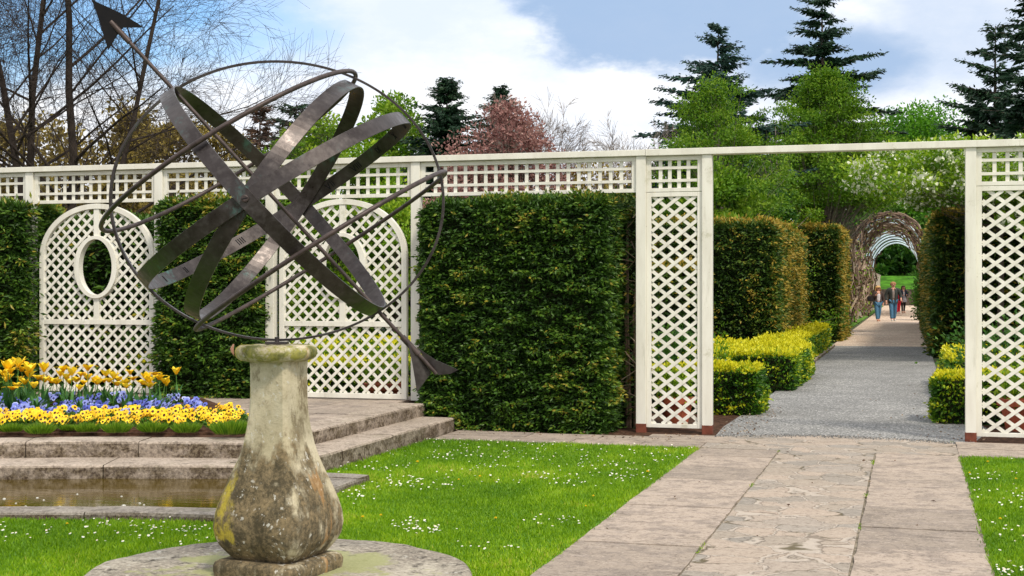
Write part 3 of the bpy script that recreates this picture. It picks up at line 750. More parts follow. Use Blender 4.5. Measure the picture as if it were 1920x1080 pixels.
for x, y in zip(uu, vv):
    r = random.uniform(0.005, 0.0095); z = random.uniform(0.028, 0.042); tx, ty = random.uniform(-.3, .3), random.uniform(-.7, .1)
    ring = []
    for i in range(8):
        a = math.pi * 2 * i / 8; rx, ry = r * math.cos(a), r * math.sin(a); ring.append((x + rx, y + ry, z + rx * tx - ry * ty * .8))
    mb.add(ring + [(x, y, z + 0.001)], [(i, (i + 1) % 8, 8, 8) for i in range(8)], random.random())
    q = []
    for i in range(5):
        a = math.pi * 2 * i / 5; rx, ry = r * .32 * math.cos(a), r * .32 * math.sin(a); q.append((x + rx, y + ry, z + 0.003 + rx * tx - ry * ty * .8))
    mb.add(q, [(0, 1, 2, 2), (0, 2, 3, 3), (0, 3, 4, 4)], 0.9, 1)
mb.cones(np.stack([uu, vv, np.zeros(len(uu))], 1), np.stack([uu, vv, np.full(len(uu), 0.032)], 1), 0.001, 0.001, 3, mat=2)
o = mb.build("daisies", [M['daisy'], M['tulip'], M['stalk']], loc=(OX, OY, 0), rot=GROT)
tag(o, "hundreds of tiny white daisies scattered through the lawns", "daisies", kind='stuff')

dand = None
for px, py in [(782, 882), (860, 912), (900, 909), (1215, 900), (1112, 944), (126, 996), (1818, 900), (1876, 988), (1852, 880), (680, 985), (930, 987), (1098, 963), (714, 981), (1905, 912)]:
    Z = Z_at(py - 6, 0.0); x, y = X_at(px, Z), Z
    if dand is None:
        dand = thing("dandelion", "small yellow dandelion flowering in the short lawn grass", "dandelion", (x, y, 0), 0, "yellow dandelions in the lawns")
        m = MB(); m.tube([(0, 0, 0), (0.002, 0, 0.02), (0.003, 0, 0.045)], 0.0018, 5); m.build("stem", M['stalk'], dand)
        m = MB(); a = R.uniform(0, 2 * math.pi, 60); e = R.uniform(0.15, 1.4, 60)
        dd = np.stack([np.cos(a) * np.cos(e), np.sin(a) * np.cos(e), np.sin(e)], 1)
        m.leaves(np.tile([0.003, 0, 0.044], (60, 1)), dd, 0.016, 0.006, .6 + .4 * R.random(60)); m.build("flower_head", M['tulip'], dand)
    else:
        copy_tree(dand, (x, y, 0), random.uniform(0, 6), random.uniform(0.6, .95))

# ================================================================== STONE SLAB, PEDESTAL
cx, cy = SLABC
slab = thing("round_slab", None, None, (cx, cy, 0)); bpy.data.objects.remove(slab)
mb = MB(); rings = []
n = 96
angs = [2 * math.pi * i / n for i in range(n)]
wobs = [0.008 * math.sin(3 * a + 1) + 0.010 * math.sin(7 * a) + 0.006 * math.sin(13 * a + 2) + random.uniform(-.003, .003) for a in angs]
for r, z in [(0.955, -0.02), (0.975, 0.03), (0.98, 0.07), (0.972, 0.086), (0.955, 0.096), (0.925, 0.100), (0.75, 0.101), (0.5, 0.102), (0.2, 0.102)]:
    rings.append([((r + w * (1 if r > .8 else .3)) * math.cos(a), (r + w * (1 if r > .8 else .3)) * math.sin(a), z + (random.uniform(-.002, .002) if z > 0.05 else 0)) for a, w in zip(angs, wobs)])
mb.loft(rings, True, False)
slab = mb.build("round_slab", M['slabstone'], loc=(cx, cy, 0), smooth=True)
tag(slab, "low round mossy stone slab carrying the pedestal on the front lawn", "stone slab")

PZ = 7.0
pcx = X_at(523, PZ)
ped = thing("stone_pedestal", "lichen stained square baluster pedestal holding up the armillary sphere", "pedestal", (pcx, PZ, 0.102))
PROT = D2R(-24)
def sq_ring(hw, z, cham, n_side=6, jit=0.0, bulge=0.0):
    """square section with chamfered corners; hw = apparent half width seen from the camera"""
    half = hw / (math.cos(D2R(21)) * math.sqrt(2)) * 1.06
    c = half * cham; pts = []
    corners = [(half, -half + c), (half, half - c), (half - c, half), (-half + c, half), (-half, half - c), (-half, -half + c), (-half + c, -half), (half - c, -half)]
    for i in range(8):
        a, b = corners[i], corners[(i + 1) % 8]; k = n_side if i % 2 == 0 else 3
        for j in range(k):
            f = j / k; x = a[0] + (b[0] - a[0]) * f; y = a[1] + (b[1] - a[1]) * f
            if i % 2 == 0:
                s = 1 + bulge * math.sin(math.pi * f); x, y = (x * s, y) if abs(abs(a[0]) - half) < 1e-9 and abs(a[0] - b[0]) < 1e-9 else (x, y * s)
            pts.append((x, y))
    ca, sa = math.cos(PROT), math.sin(PROT)
    return [(x * ca - y * sa + random.uniform(-jit, jit), x * sa + y * ca + random.uniform(-jit, jit), z) for x, y in pts]
K = PZ / F
prof = [(672, 52), (690, 51), (720, 50.5), (750, 51), (775, 53), (800, 57), (833, 64.5), (855, 72.5), (875, 82), (897, 93), (918, 104), (940, 113), (961, 119.5), (982, 122), (1003, 118), (1015, 111), (1027, 100), (1036, 91), (1041, 84)]
mb = MB(); rings = []
for py, hw in prof[::-1]:
    rings.append(sq_ring(hw * (1 - .05 * min(1, max(0, (py - 800) / 120))) * K, z_at(py, PZ) - 0.102, 0.16, 6, 0.0012, 0.012))
rings.append(sq_ring(54 * K, z_at(660, PZ) - 0.102, 0.16))
mb.loft(rings)
o = mb.build("shaft", M['pedestal'], ped, smooth=True)
e = o.modifiers.new("edge", 'EDGE_SPLIT'); e.split_angle = D2R(26)
mb = MB(); rings = []
z1 = z_at(1041, PZ) - 0.102
for hw, z in [(111, 0.0), (112.5, 0.03), (112.5, z1 * 0.62), (109, z1 * 0.85), (102, z1 * 0.97), (91, z1), (70, z1 + 0.001)]:
    rings.append(sq_ring(hw * K, z, 0.10, 8, 0.0015))
mb.loft(rings, True, False)
o = mb.build("plinth", M['pedestal'], ped, smooth=True)
o.modifiers.new("edge", 'EDGE_SPLIT').split_angle = D2R(40)
mb = MB(); rings = []
zt = z_at(646, PZ) - 0.102; zb = z_at(676, PZ) - 0.102
for r, z in [(54, zb - 0.004), (62, zb + 0.002), (71, zb + 0.008), (76, zb + 0.020), (78.5, zb + 0.038), (78.5, zb + 0.052), (75, zb + 0.068), (68, zt - 0.002), (40, zt), (5, zt + 0.001)]:
    rr_ = r * K * .955; nn = 56
    rings.append([(rr_ * (1 + 0.02 * math.sin(4 * a + .8) + 0.012 * math.sin(9 * a)) * math.cos(a), rr_ * (1 + 0.02 * math.sin(4 * a + .8) + .012 * math.sin(9 * a)) * math.sin(a), z + random.uniform(-.0012, .0012)) for a in [2 * math.pi * i / nn for i in range(nn)]])
mb.loft(rings)
o = mb.build("cap", M['pedestal'], ped, loc=(X_at(517, PZ) - pcx, 0, 0), smooth=True)
# curled dead leaf caught on the rim of the cap
mb = MB(); pts = [(-0.225, -0.02, 1.145), (-0.232, -0.025, 1.125), (-0.229, -0.03, 1.105), (-0.218, -0.03, 1.085)]
rings = [[(x - w, y, z), (x, y - 0.004, z + .002), (x + w, y, z), (x, y + .004, z)] for (x, y, z), w in zip(pts, (0.004, 0.009, 0.007, 0.001))]
mb.loft(rings)
lf = mb.build("dead_leaf", M['tanshoe'], loc=(pcx, PZ, 0.102)); tag(lf, "curled orange brown dead leaf clinging to the left rim of the pedestal cap", "leaf")

# ================================================================== ARMILLARY SPHERE
RX, RZ = 314.5 * PZ / F, 262 * PZ / F
AC = Vector((X_at(519.5, PZ), PZ, H + 162 * PZ / F))
arm = thing("armillary_sphere", "bronze armillary sundial of crossed bands and rings with an arrow through it", "sundial", (AC.x, AC.y, AC.z - RZ))
tilt = 0.055
def AS(a, m, z):
    """unit-sphere coordinates: a to the right, m towards the viewer, z up -> local position"""
    z2 = z - m * tilt; m2 = m + z * tilt
    return (a * RX, -m2 * RX, z2 * RZ + RZ)
PHI = D2R(52.6)
pole = np.array([-math.cos(PHI), 0, math.sin(PHI)]); eq = np.array([math.sin(PHI), 0, math.cos(PHI)]); mm = np.array([0, 1.0, 0])
def band(name, nrm, e1, e2, rad, half, thick, mat, n=128, parent=arm):
    """flat strip on the sphere: circle in the plane (e1,e2), width 2*half along nrm"""
    m = MB(); rings = []
    for i in range(n + 1):
        a = 2 * math.pi * i / n; c = math.cos(a) * e1 + math.sin(a) * e2
        rings.append([AS(*(c * r + nrm * h)) for r, h in ((rad, -half), (rad, half), (rad - thick, half), (rad - thick, -half))])
    m.loft(rings, False, False)
    return m.build(name, mat, parent, smooth=False, bevel=0.0012)
band("meridian_ring", mm, eq, pole, 1.0, 0.013, 0.016, M['bronze'], 160)
eqb = band("equatorial_band", pole, mm, eq, 0.972, 0.049, 0.010, M['bronze'])
ecl_dir = math.cos(D2R(23.0)) * eq + math.sin(D2R(23.0)) * pole
ecl_n = math.cos(D2R(23.0)) * pole - math.sin(D2R(23.0)) * eq
band("ecliptic_band", ecl_n, mm, ecl_dir, 0.955, 0.049, 0.010, M['bronze'])
band("colure_band", eq, mm, pole, 0.988, 0.049, 0.010, M['bronze'])
for s in (1, -1):
    dl = D2R(25.5) * s; m = MB(); pts = []
    for i in range(97):
        a = 2 * math.pi * i / 96
        c = (math.cos(a) * mm + math.sin(a) * eq) * math.cos(dl) + pole * math.sin(dl)
        pts.append(AS(*(c * 1.025)))
    m.tube(pts, 0.0115, 10, cap=False); m.build("tropic_ring", M['rod'], arm, smooth=True)
m = MB(); p0 = np.array(AS(*(pole * 1.60))); p1 = np.array(AS(*(-pole * 1.56)))
m.tube([p0, p0 * .5 + p1 * .5, p1], 0.0105, 10); rod = m.build("gnomon_rod", M['rod'], arm, smooth=True)
m = MB(); q0 = np.array(AS(*(pole * 1.60))); q1 = np.array(AS(*(pole * 1.42))); m.tube([q0, q1], 0.015, 10); m.build('sleeve', M['rod'], rod, smooth=True); m = MB()
q0 = np.array(AS(*(-pole * 1.22))); q1 = np.array(AS(*(-pole * 1.38))); m.tube([q0, q1], 0.0165, 10); m.build("sleeve", M['rod'], rod, smooth=True)
def plate(name, pts, y, th, mat, parent, yaw=0.0):
    """flat plate in picture-facing plane from photograph pixel outline at the sundial's own distance"""
    L = [(X_at(px, PZ) - AC.x, z_at(py, PZ) - AC.z + RZ) for px, py in pts]
    m = MB(); c0 = np.mean([p[0] for p in L])
    f = [(x, y + (x - c0) * yaw - th / 2, z) for x, z in L]; b = [(x, y + (x - c0) * yaw + th / 2, z) for x, z in L]
    n = len(L); from mathutils.geometry import tessellate_polygon
    tri = tessellate_polygon([[Vector(p) for p in f]])
    m.add(f, [(a, b_, c, c) for a, b_, c in tri]); m.add(b, [(c, b_, a, a) for a, b_, c in tri])
    m.add(f + b, [(i, (i + 1) % n, n + (i + 1) % n, n + i) for i in range(n)])
    return m.build(name, mat, parent)
AP = PZ
def px_off(pxs): return pxs
yy0 = AS(*(pole * 1.6))[1]; yy1 = AS(*(-pole * 1.45))[1]
fac0 = (PZ + yy0) / PZ; fac1 = (PZ + yy1) / PZ
def rescale(pts, f): return [(960 + (x - 960) * f, 540 + (y - 540) * f) for x, y in pts]
plate("arrowhead", rescale([(176, 2), (222, 22), (267, 49), (229, 51), (222, 60), (204, 94), (191, 50)], fac0), yy0, 0.010, M['iron'], rod, 0.25)
plate("tail_fin", rescale([(779, 650), (795, 662), (815, 674), (838, 683), (860, 692), (845, 700), (822, 703), (808, 690)], fac1), yy1, 0.006, M['bronze'], rod, -0.6)
plate("tail_fin", rescale([(764, 640), (771, 668), (775, 690), (782, 735), (796, 716), (808, 700), (795, 680)], fac1), yy1, 0.006, M['bronze'], rod, 0.5)
# screws where the bands cross, and the little foot on the cap
for sgn in (1, -1):
    m = MB(); c = np.array(AS(0, sgn * 0.992, 0)); dirv = np.array([0, -sgn, 0.0])
    m.tube([c, c + dirv * 0.008, c + dirv * 0.010], [0.017, 0.017, 0.012], 16)
    s_ = m.build("screw", M['rod'], arm, smooth=False)
    if sgn == 1:
        m = MB(); cc = c + dirv * 0.0105; m.bar((cc[0] - 0.014, cc[2] - 0.003), (cc[0] + 0.014, cc[2] + 0.003), 0.004, 0.002, cc[1]); m.build("screw_slot", M['engrave'], s_)
m = MB(); m.box(-0.055, 0.055, -0.035, 0.035, -0.012, -0.002); m.tube([(0, 0, -0.002), (0, 0, 0.022)], 0.012, 10); m.build("foot", M['bronze'], arm, loc=(0.0, 0, 0))
# hour numerals engraved on the inside of the equatorial band
def numeral(n):
    s = ["", "I", "II", "III", "IIII", "V", "VI", "VII", "VIII", "IX", "X", "XI", "XII"][n]; out = []; x = 0
    for ch in s:
        if ch == "I": out.append(((x + .1, 0), (x + .1, 1))); x += .28
        elif ch == "V": out += [((x, 1), (x + .28, 0)), ((x + .28, 0), (x + .56, 1))]; x += .72
        else: out += [((x, 1), (x + .5, 0)), ((x, 0), (x + .5, 1))]; x += .66
    return out, x
rin = 0.972 - 0.0115
for hnum in range(1, 13):
    m = MB(); st, wd = numeral(hnum); a0 = D2R((hnum - 6) * 15.0)
    for (xa, ya), (xb, yb) in st:
        prev = None
        def pt(x, y, r):
            a = a0 + (x - wd / 2) * 0.058; c = -math.cos(a) * mm + math.sin(a) * eq
            return np.array(AS(*(c * r + pole * ((y - .5) * 0.05))))
        A, B = pt(xa, ya, rin), pt(xb, yb, rin); nrm = (A + B) / 2 - np.array(AS(0, 0, 0)); nrm /= np.linalg.norm(nrm)
        t = B - A; sd = np.cross(t, nrm); sd = sd / np.linalg.norm(sd) * 0.0022
        o_ = nrm * 0.001
        Vv = [A + sd - o_, B + sd - o_, B - sd - o_, A - sd - o_, A + sd + o_, B + sd + o_, B - sd + o_, A - sd + o_]
        m.add(Vv, [(0, 1, 2, 3), (7, 6, 5, 4), (0, 4, 5, 1), (1, 5, 6, 2), (2, 6, 7, 3), (3, 7, 4, 0)])
    m.build("hour_numeral", M['engrave'], eqb)

# ================================================================== TRELLIS FENCE
fence = thing("trellis_fence", "long cream painted trellis screen with arched panels and an open gateway", "trellis fence", (OX, OY, 0), GROT)
PT = M['paint']
Z_TOP = 2.995
posts = [(-10.6, UP), (-7.45, UP), (-5.70, UP), (-4.27, UP), (-2.50, UP), (0.035, 0.0), (0.735, 0.0), (3.355, 0.0), (4.9, 0.0), (7.4, 0.0)]
for u, zb in posts:
    m = MB(); w = 0.052
    m.box(u - w, u + w, -0.052, 0.052, zb + (0.09 if zb == 0 else 0), 2.925)
    p = m.build("post", PT, fence, bevel=0.004)
    if zb == 0:
        m = MB(); m.box(u - w - 0.002, u + w + 0.002, -0.054, 0.054, -0.02, 0.095); m.build("post_foot", M['foot'], p, bevel=0.003)
m = MB(); m.box(-12.5, -3.42, -0.075, 0.075, 2.928, 2.990); m.build("top_rail", PT, fence, bevel=0.004)
m = MB(); m.box(-3.417, 0.085, -0.075, 0.075, 2.928, 2.992); m.build("top_rail", PT, fence, bevel=0.004)
m = MB(); m.box(0.088, 8.5, -0.075, 0.075, 2.926, 2.994); m.build("top_rail", PT, fence, bevel=0.004)
def frieze(u0, u1, z0=2.545, z1=2.922, sp=0.117):
    m = MB(); fr = 0.040; d = 0.022
    m.box(u0, u1, -d, d, z1 - 0.045, z1); m.box(u0, u1, -d, d, z0, z0 + fr)
    m.box(u0, u0 + 0.05, -d + .001, d - .001, z0 + fr, z1 - 0.045); m.box(u1 - 0.05, u1, -d + .001, d - .001, z0 + fr, z1 - 0.045)
    p = m.build("frieze_panel", PT, fence, bevel=0.002)
    a, b, c, e = u0 + 0.05, u1 - 0.05, z0 + fr, z1 - 0.045
    m = MB(); hgt = e - c
    for f in (0.27, 0.73): m.box(a, b, -0.012, -0.001, c + hgt * f - 0.015, c + hgt * f + 0.015)
    k = max(2, round((b - a) / sp))
    for i in range(1, k): x = a + (b - a) * i / k; m.box(x - 0.019, x + 0.019, 0.000, 0.011, c, e)
    m.build("grid", PT, p)
for (a, _), (b, _) in zip(posts[:-1], posts[1:]):
    if abs(a - 0.735) < .01: continue                     # the open gateway
    frieze(a + 0.053, b - 0.053, sp=0.102 if b - a < 1 else 0.117)
def lattice(region, x0, x1, z0, z1, ph, pv, w=0.026, d=0.008, parent=None, phase=0.0):
    m = MB(); sl = pv / ph; st = 0.012
    for fam in (1, -1):
        yc = -0.005 if fam == 1 else 0.005
        lo = min(z0 - fam * sl * x0, z0 - fam * sl * x1); hi = max(z1 - fam * sl * x0, z1 - fam * sl * x1)
        c = lo + phase * pv
        while c < hi:
            xs = np.arange(x0, x1 + st, st); zs = fam * sl * xs + c
            ins = region(xs, zs); i = 0
            while i < len(xs):
                if ins[i]:
                    j = i
                    while j + 1 < len(xs) and ins[j + 1]: j += 1
                    if j - i >= 2: m.bar((xs[i], zs[i]), (xs[j], zs[j]), w, d, yc)
                    i = j + 1
                else: i += 1
            c += pv
    return m.build("lattice", PT, parent)
def lattice_panel(u0, u1, z0, z1, ph, pv, fr=0.052):
    m = MB(); d = 0.022
    m.box(u0, u0 + fr, -d, d, z0, z1); m.box(u1 - fr, u1, -d, d, z0, z1)
    m.box(u0 + fr, u1 - fr, -d + .001, d - .001, z0, z0 + fr * .8); m.box(u0 + fr, u1 - fr, -d + .001, d - .001, z1 - fr * .9, z1)
    p = m.build("lattice_panel", PT, fence, bevel=0.003)
    a, b, c, e = u0 + fr - .006, u1 - fr + .006, z0 + fr * .8 - .006, z1 - fr * .9 + .006
    lattice(lambda x, z: (x > a) & (x < b) & (z > c) & (z < e), a, b, c, e, ph, pv, 0.035, 0.009, p, 0.3)
lattice_panel(0.088, 0.682, 0.055, 2.540, 0.169, 0.1325)
lattice_panel(3.408, 4.847, 0.055, 2.540, 0.180, 0.134)
def ell(cx_, cz_, rx, rz, a0, a1, n): return [(cx_ + rx * math.cos(a0 + (a1 - a0) * i / n), cz_ + rz * math.sin(a0 + (a1 - a0) * i / n)) for i in range(n + 1)]
def strip(m, outer, inner, y0, y1):
    rings = [[(o[0], y0, o[1]), (o[0], y1, o[1]), (i[0], y1, i[1]), (i[0], y0, i[1])] for o, i in zip(outer, inner)]
    m.loft(rings, True, True)
def arched_panel(uc, lab=None):
    hw, zb, zm, zt, zs = 0.775, UP + 0.01, 1.125, 2.535, 1.90; fr = 0.062; d = 0.03
    m = MB()
    m.box(uc - hw, uc - hw + fr, -d, d, zb, zs); m.box(uc + hw - fr, uc + hw, -d, d, zb, zs)
    strip(m, ell(uc, zs, hw, zt - zs, 0, math.pi, 48), ell(uc, zs, hw - fr, zt - zs - fr, 0, math.pi, 48), -d, d)
    m.box(uc - hw + fr, uc + hw - fr, -d + .002, d - .002, zb, zb + 0.055); m.box(uc - hw + fr, uc + hw - fr, -d + .002, d - .002, zm - 0.03, zm + 0.03)
    oc, orx, orz = 1.78, 0.290, 0.372
    m.box(uc - 0.036, uc + 0.036, -0.02, 0.02, zm + 0.03, oc - orz + .01); m.box(uc - 0.036, uc + 0.036, -0.02, 0.02, oc + orz - .01, zt - fr + .004)
    p = m.build("arched_panel", PT, fence, bevel=0.003)
    m = MB(); A = ell(uc, oc, orx, orz, 0, 2 * math.pi, 64)
    strip(m, A, ell(uc, oc, orx - 0.066, orz - 0.040, 0, 2 * math.pi, 64), -0.045, 0.045)
    m.build("oval_frame", PT, p, smooth=False)
    xi = hw - fr + .006
    def reg_top(x, z):
        arch = np.where(z > zs, ((x - uc) / (hw - fr + .006)) ** 2 + ((z - zs) / (zt - zs - fr + .006)) ** 2 < 1, np.abs(x - uc) < xi)
        return arch & (z > zm + 0.024) & (((x - uc) / (orx - .01)) ** 2 + ((z - oc) / (orz - .01)) ** 2 > 1)
    lattice(reg_top, uc - hw, uc + hw, zm, zt, 0.140, 0.136, 0.031, 0.009, p, 0.2)
    lattice(lambda x, z: (np.abs(x - uc) < xi) & (z < zm - .024) & (z > zb + .05), uc - hw, uc + hw, zb, zm, 0.140, 0.136, 0.031, 0.009, p, 0.2)
arched_panel(-6.545); arched_panel(-3.385); arched_panel(-9.2)
fence_children = None

# ================================================================== HEDGES
def rbox_points(n, x0, x1, y0, y1, z0, z1, r, faces):
    """random points and normals on a rounded box; faces: dict face -> weight"""
    A = {'f': (x1 - x0) * (z1 - z0), 'b': (x1 - x0) * (z1 - z0), 'l': (y1 - y0) * (z1 - z0), 'r': (y1 - y0) * (z1 - z0), 't': (x1 - x0) * (y1 - y0)}
    w = np.array([A[k] for k in faces]); cnt = (n * w / w.sum()).astype(int); P_ = []
    for k, c in zip(faces, cnt):
        a, b = R.random(c), R.random(c)
        X, Y, Z = x0 + (x1 - x0) * a, y0 + (y1 - y0) * a, z0 + (z1 - z0) * b
        if k == 'f': P_.append(np.stack([X, np.full(c, y0), Z], 1))
        if k == 'b': P_.append(np.stack([X, np.full(c, y1), Z], 1))
        if k == 'l': P_.append(np.stack([np.full(c, x0), Y, Z], 1))
        if k == 'r': P_.append(np.stack([np.full(c, x1), Y, Z], 1))
        if k == 't': P_.append(np.stack([X, y0 + (y1 - y0) * b, np.full(c, z1)], 1))
    P_ = np.concatenate(P_)
    lo = np.array([x0 + r, y0 + r, z0 - 1]); hi = np.array([x1 - r, y1 - r, z1 - r])
    q = np.clip(P_, lo, hi); d = P_ - q; L = np.linalg.norm(d, axis=1)[:, None] + 1e-9
    return q + d / L * r, d / L
def hedge(name, lab, x0, x1, y0, y1, z0, z1, dens, leaf, lw, mat, r=0.12, faces='flrt', amp=0.05, tip=0.0, droop=0.35, tadd=None, cat="hedge", group=None, depth=0.12, spray=0.55, core_in=0.13):
    A = 0
    for k in faces: A += {'f': (x1 - x0) * (z1 - z0), 'b': (x1 - x0) * (z1 - z0), 'l': (y1 - y0) * (z1 - z0), 'r': (y1 - y0) * (z1 - z0), 't': (x1 - x0) * (y1 - y0)}[k]
    n = int(A * dens); p, nr = rbox_points(n, x0, x1, y0, y1, z0, z1, r, list(faces)); n = len(p)
    ns = vnoise(p, 1.6) * 0.8 + vnoise(p * np.array([1, 1, 1.6]), 5.0, 3) * 0.9 + vnoise(p * np.array([1, 1, 2.4]), 8.0, 9) * 1.7 + vnoise(p * np.array([1, 1, 1.8]), 19.0, 5) * 1.0
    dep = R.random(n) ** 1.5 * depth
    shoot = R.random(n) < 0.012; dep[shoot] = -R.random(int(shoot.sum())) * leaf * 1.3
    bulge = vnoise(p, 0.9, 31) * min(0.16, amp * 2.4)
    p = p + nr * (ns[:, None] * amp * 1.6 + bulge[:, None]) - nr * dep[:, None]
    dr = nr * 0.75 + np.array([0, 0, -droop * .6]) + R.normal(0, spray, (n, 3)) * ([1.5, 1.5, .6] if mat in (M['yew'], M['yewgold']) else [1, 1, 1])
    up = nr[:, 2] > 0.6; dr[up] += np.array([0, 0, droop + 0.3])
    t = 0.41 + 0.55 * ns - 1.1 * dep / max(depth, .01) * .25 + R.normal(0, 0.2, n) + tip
    if tadd is not None: t = t + tadd(p, nr)
    p[:, 2] = np.maximum(p[:, 2], z0 + 0.01)
    m = MB(); m.leaves(p, dr, leaf * R.uniform(0.65, 1.25, n), lw * R.uniform(0.7, 1.2, n), np.clip(t, 0, 1), 0, 0.2)
    ci = core_in
    # dark twiggy inside
    nx, nz = max(4, int((x1 - x0) / .15)), max(4, int((z1 - z0) / .15))
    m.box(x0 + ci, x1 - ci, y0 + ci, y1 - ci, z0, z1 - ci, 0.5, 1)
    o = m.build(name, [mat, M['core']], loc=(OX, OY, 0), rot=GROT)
    return tag(o, lab, cat, group)
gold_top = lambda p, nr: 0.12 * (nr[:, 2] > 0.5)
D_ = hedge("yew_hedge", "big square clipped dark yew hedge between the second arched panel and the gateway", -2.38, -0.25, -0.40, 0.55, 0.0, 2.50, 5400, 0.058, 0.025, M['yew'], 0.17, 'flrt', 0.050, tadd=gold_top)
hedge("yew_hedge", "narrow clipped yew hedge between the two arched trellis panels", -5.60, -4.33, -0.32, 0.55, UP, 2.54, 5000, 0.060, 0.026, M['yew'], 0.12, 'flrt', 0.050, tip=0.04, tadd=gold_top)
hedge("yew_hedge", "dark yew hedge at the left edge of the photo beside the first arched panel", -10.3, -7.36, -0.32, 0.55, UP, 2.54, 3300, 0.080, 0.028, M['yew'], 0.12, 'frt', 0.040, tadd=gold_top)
# thin recess between big hedge and gateway: a darker hedge set back
hedge("yew_hedge", "thin shaded end of yew hedge set back against the left gateway post", -0.45, 0.02, 0.30, 1.3, 0.0, 2.52, 2000, 0.085, 0.024, M['yewgold'], 0.08, 'flt', 0.05, tip=-0.05, depth=0.3)
mb = MB(); c_ = np.stack([R.uniform(-.28, 0, 60), R.uniform(.05, .5, 60), R.uniform(.1, 2.3, 60)], 1); mb.cones(c_, c_ + np.stack([R.uniform(.05, .25, 60), R.normal(-.1, .1, 60), R.normal(0, .12, 60)], 1), .006, .003, 4, R.random(60))
for _ in range(5): a_ = random.uniform(-.25, -.05); mb.tube([(a_, .4, 0), (a_ + random.uniform(-.05, .05), .35, 1.2), (a_ + random.uniform(-.1, .1), .4, 2.3)], [.02, .014, .006], 6)
o = mb.build('brushwood', M['vine'], loc=(OX, OY, 0), rot=GROT); tag(o, 'bare brown brushwood inside the hedge beside the left gateway post', 'brushwood')
# corridor behind the gateway
lit_side_gold = lambda p, nr: 0.16 * (nr[:, 0] > 0.5) + 0.26 * (p[:, 2] > 2.80) + 0.15 * (vnoise(p, 0.8, 5) > 0.05)  # golden light tinted into the right side leaves; top and patches raised too
hedge("tall_hedge", "tall bronze tinged yew hedge left of the gravel path with a rounded end coloured golden as lit from the right", -5.5, 0.22, 13.6, 21.5, 0.0, 2.92, 1700, 0.085, 0.04, M['yewgold'], 0.30, 'frt', 0.045, tadd=lit_side_gold, depth=0.15, core_in=0.25)
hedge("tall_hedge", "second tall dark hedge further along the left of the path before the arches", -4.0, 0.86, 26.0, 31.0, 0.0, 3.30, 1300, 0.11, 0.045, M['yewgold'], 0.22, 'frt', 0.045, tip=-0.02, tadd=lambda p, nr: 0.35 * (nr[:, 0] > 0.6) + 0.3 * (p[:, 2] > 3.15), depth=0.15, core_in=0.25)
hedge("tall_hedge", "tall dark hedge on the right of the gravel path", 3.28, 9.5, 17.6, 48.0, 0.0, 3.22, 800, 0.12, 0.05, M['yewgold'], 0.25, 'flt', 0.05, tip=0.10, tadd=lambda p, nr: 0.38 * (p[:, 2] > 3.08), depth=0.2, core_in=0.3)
# golden box hedges
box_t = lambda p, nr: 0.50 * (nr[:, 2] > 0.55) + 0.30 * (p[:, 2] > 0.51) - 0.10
BX = dict(mat=M['box'], amp=0.028, droop=-0.1, depth=0.08, spray=0.5, core_in=0.07, cat="box hedge")
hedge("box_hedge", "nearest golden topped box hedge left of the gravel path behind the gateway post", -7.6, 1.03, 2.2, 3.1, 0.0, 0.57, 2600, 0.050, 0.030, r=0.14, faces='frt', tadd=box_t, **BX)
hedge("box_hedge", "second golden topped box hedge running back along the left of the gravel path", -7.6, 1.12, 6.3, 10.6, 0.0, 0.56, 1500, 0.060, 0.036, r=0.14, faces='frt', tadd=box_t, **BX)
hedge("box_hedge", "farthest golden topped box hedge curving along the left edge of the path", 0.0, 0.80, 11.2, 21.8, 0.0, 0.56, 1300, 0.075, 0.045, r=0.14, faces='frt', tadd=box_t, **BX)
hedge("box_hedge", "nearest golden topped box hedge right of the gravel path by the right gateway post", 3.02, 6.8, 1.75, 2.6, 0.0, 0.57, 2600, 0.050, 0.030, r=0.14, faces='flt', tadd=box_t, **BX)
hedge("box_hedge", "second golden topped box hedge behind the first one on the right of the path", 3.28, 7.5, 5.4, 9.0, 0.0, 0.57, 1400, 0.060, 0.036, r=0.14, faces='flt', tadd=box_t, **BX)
# hedge rows glimpsed through the trellis on the left
hedge("back_hedge", "dark yew hedge standing behind the first arched panel, seen through its oval", -12.0, -6.05, 2.3, 3.6, 0.0, 2.45, 900, 0.12, 0.045, M['yew'], 0.2, 'frt', 0.08, tip=-0.03, core_in=0.2)
hedge("back_hedge", "yew hedge block behind the second arched panel with a bronze top edge", -6.2, -1.2, 12.5, 14.0, 0.0, 1.95, 700, 0.13, 0.05, M['yewgold'], 0.25, 'frt', 0.08, tadd=lambda p, nr: 0.3 * (p[:, 2] > 1.8), core_in=0.2)
hedge("back_hedge", "tall hedge behind the right hand lattice panel of the gateway", 5.2, 11, 9.6, 11.0, 0.0, 2.5, 600, 0.12, 0.05, M['yewgold'], 0.25, 'flt', 0.08, tadd=lambda p, nr: 0.3 * (p[:, 2] > 2.3), core_in=0.2)
# kerb along the left edge of the gravel
m = MB()
for i in range(14): y = 11.0 + i * 0.82; m.box(0.84, 0.90, y, y + 0.80, -0.02, 0.055 + 0.01 * (i % 2))
struct(m.build("path_kerb", M['step'], loc=(OX, OY, 0), rot=GROT, bevel=0.006))

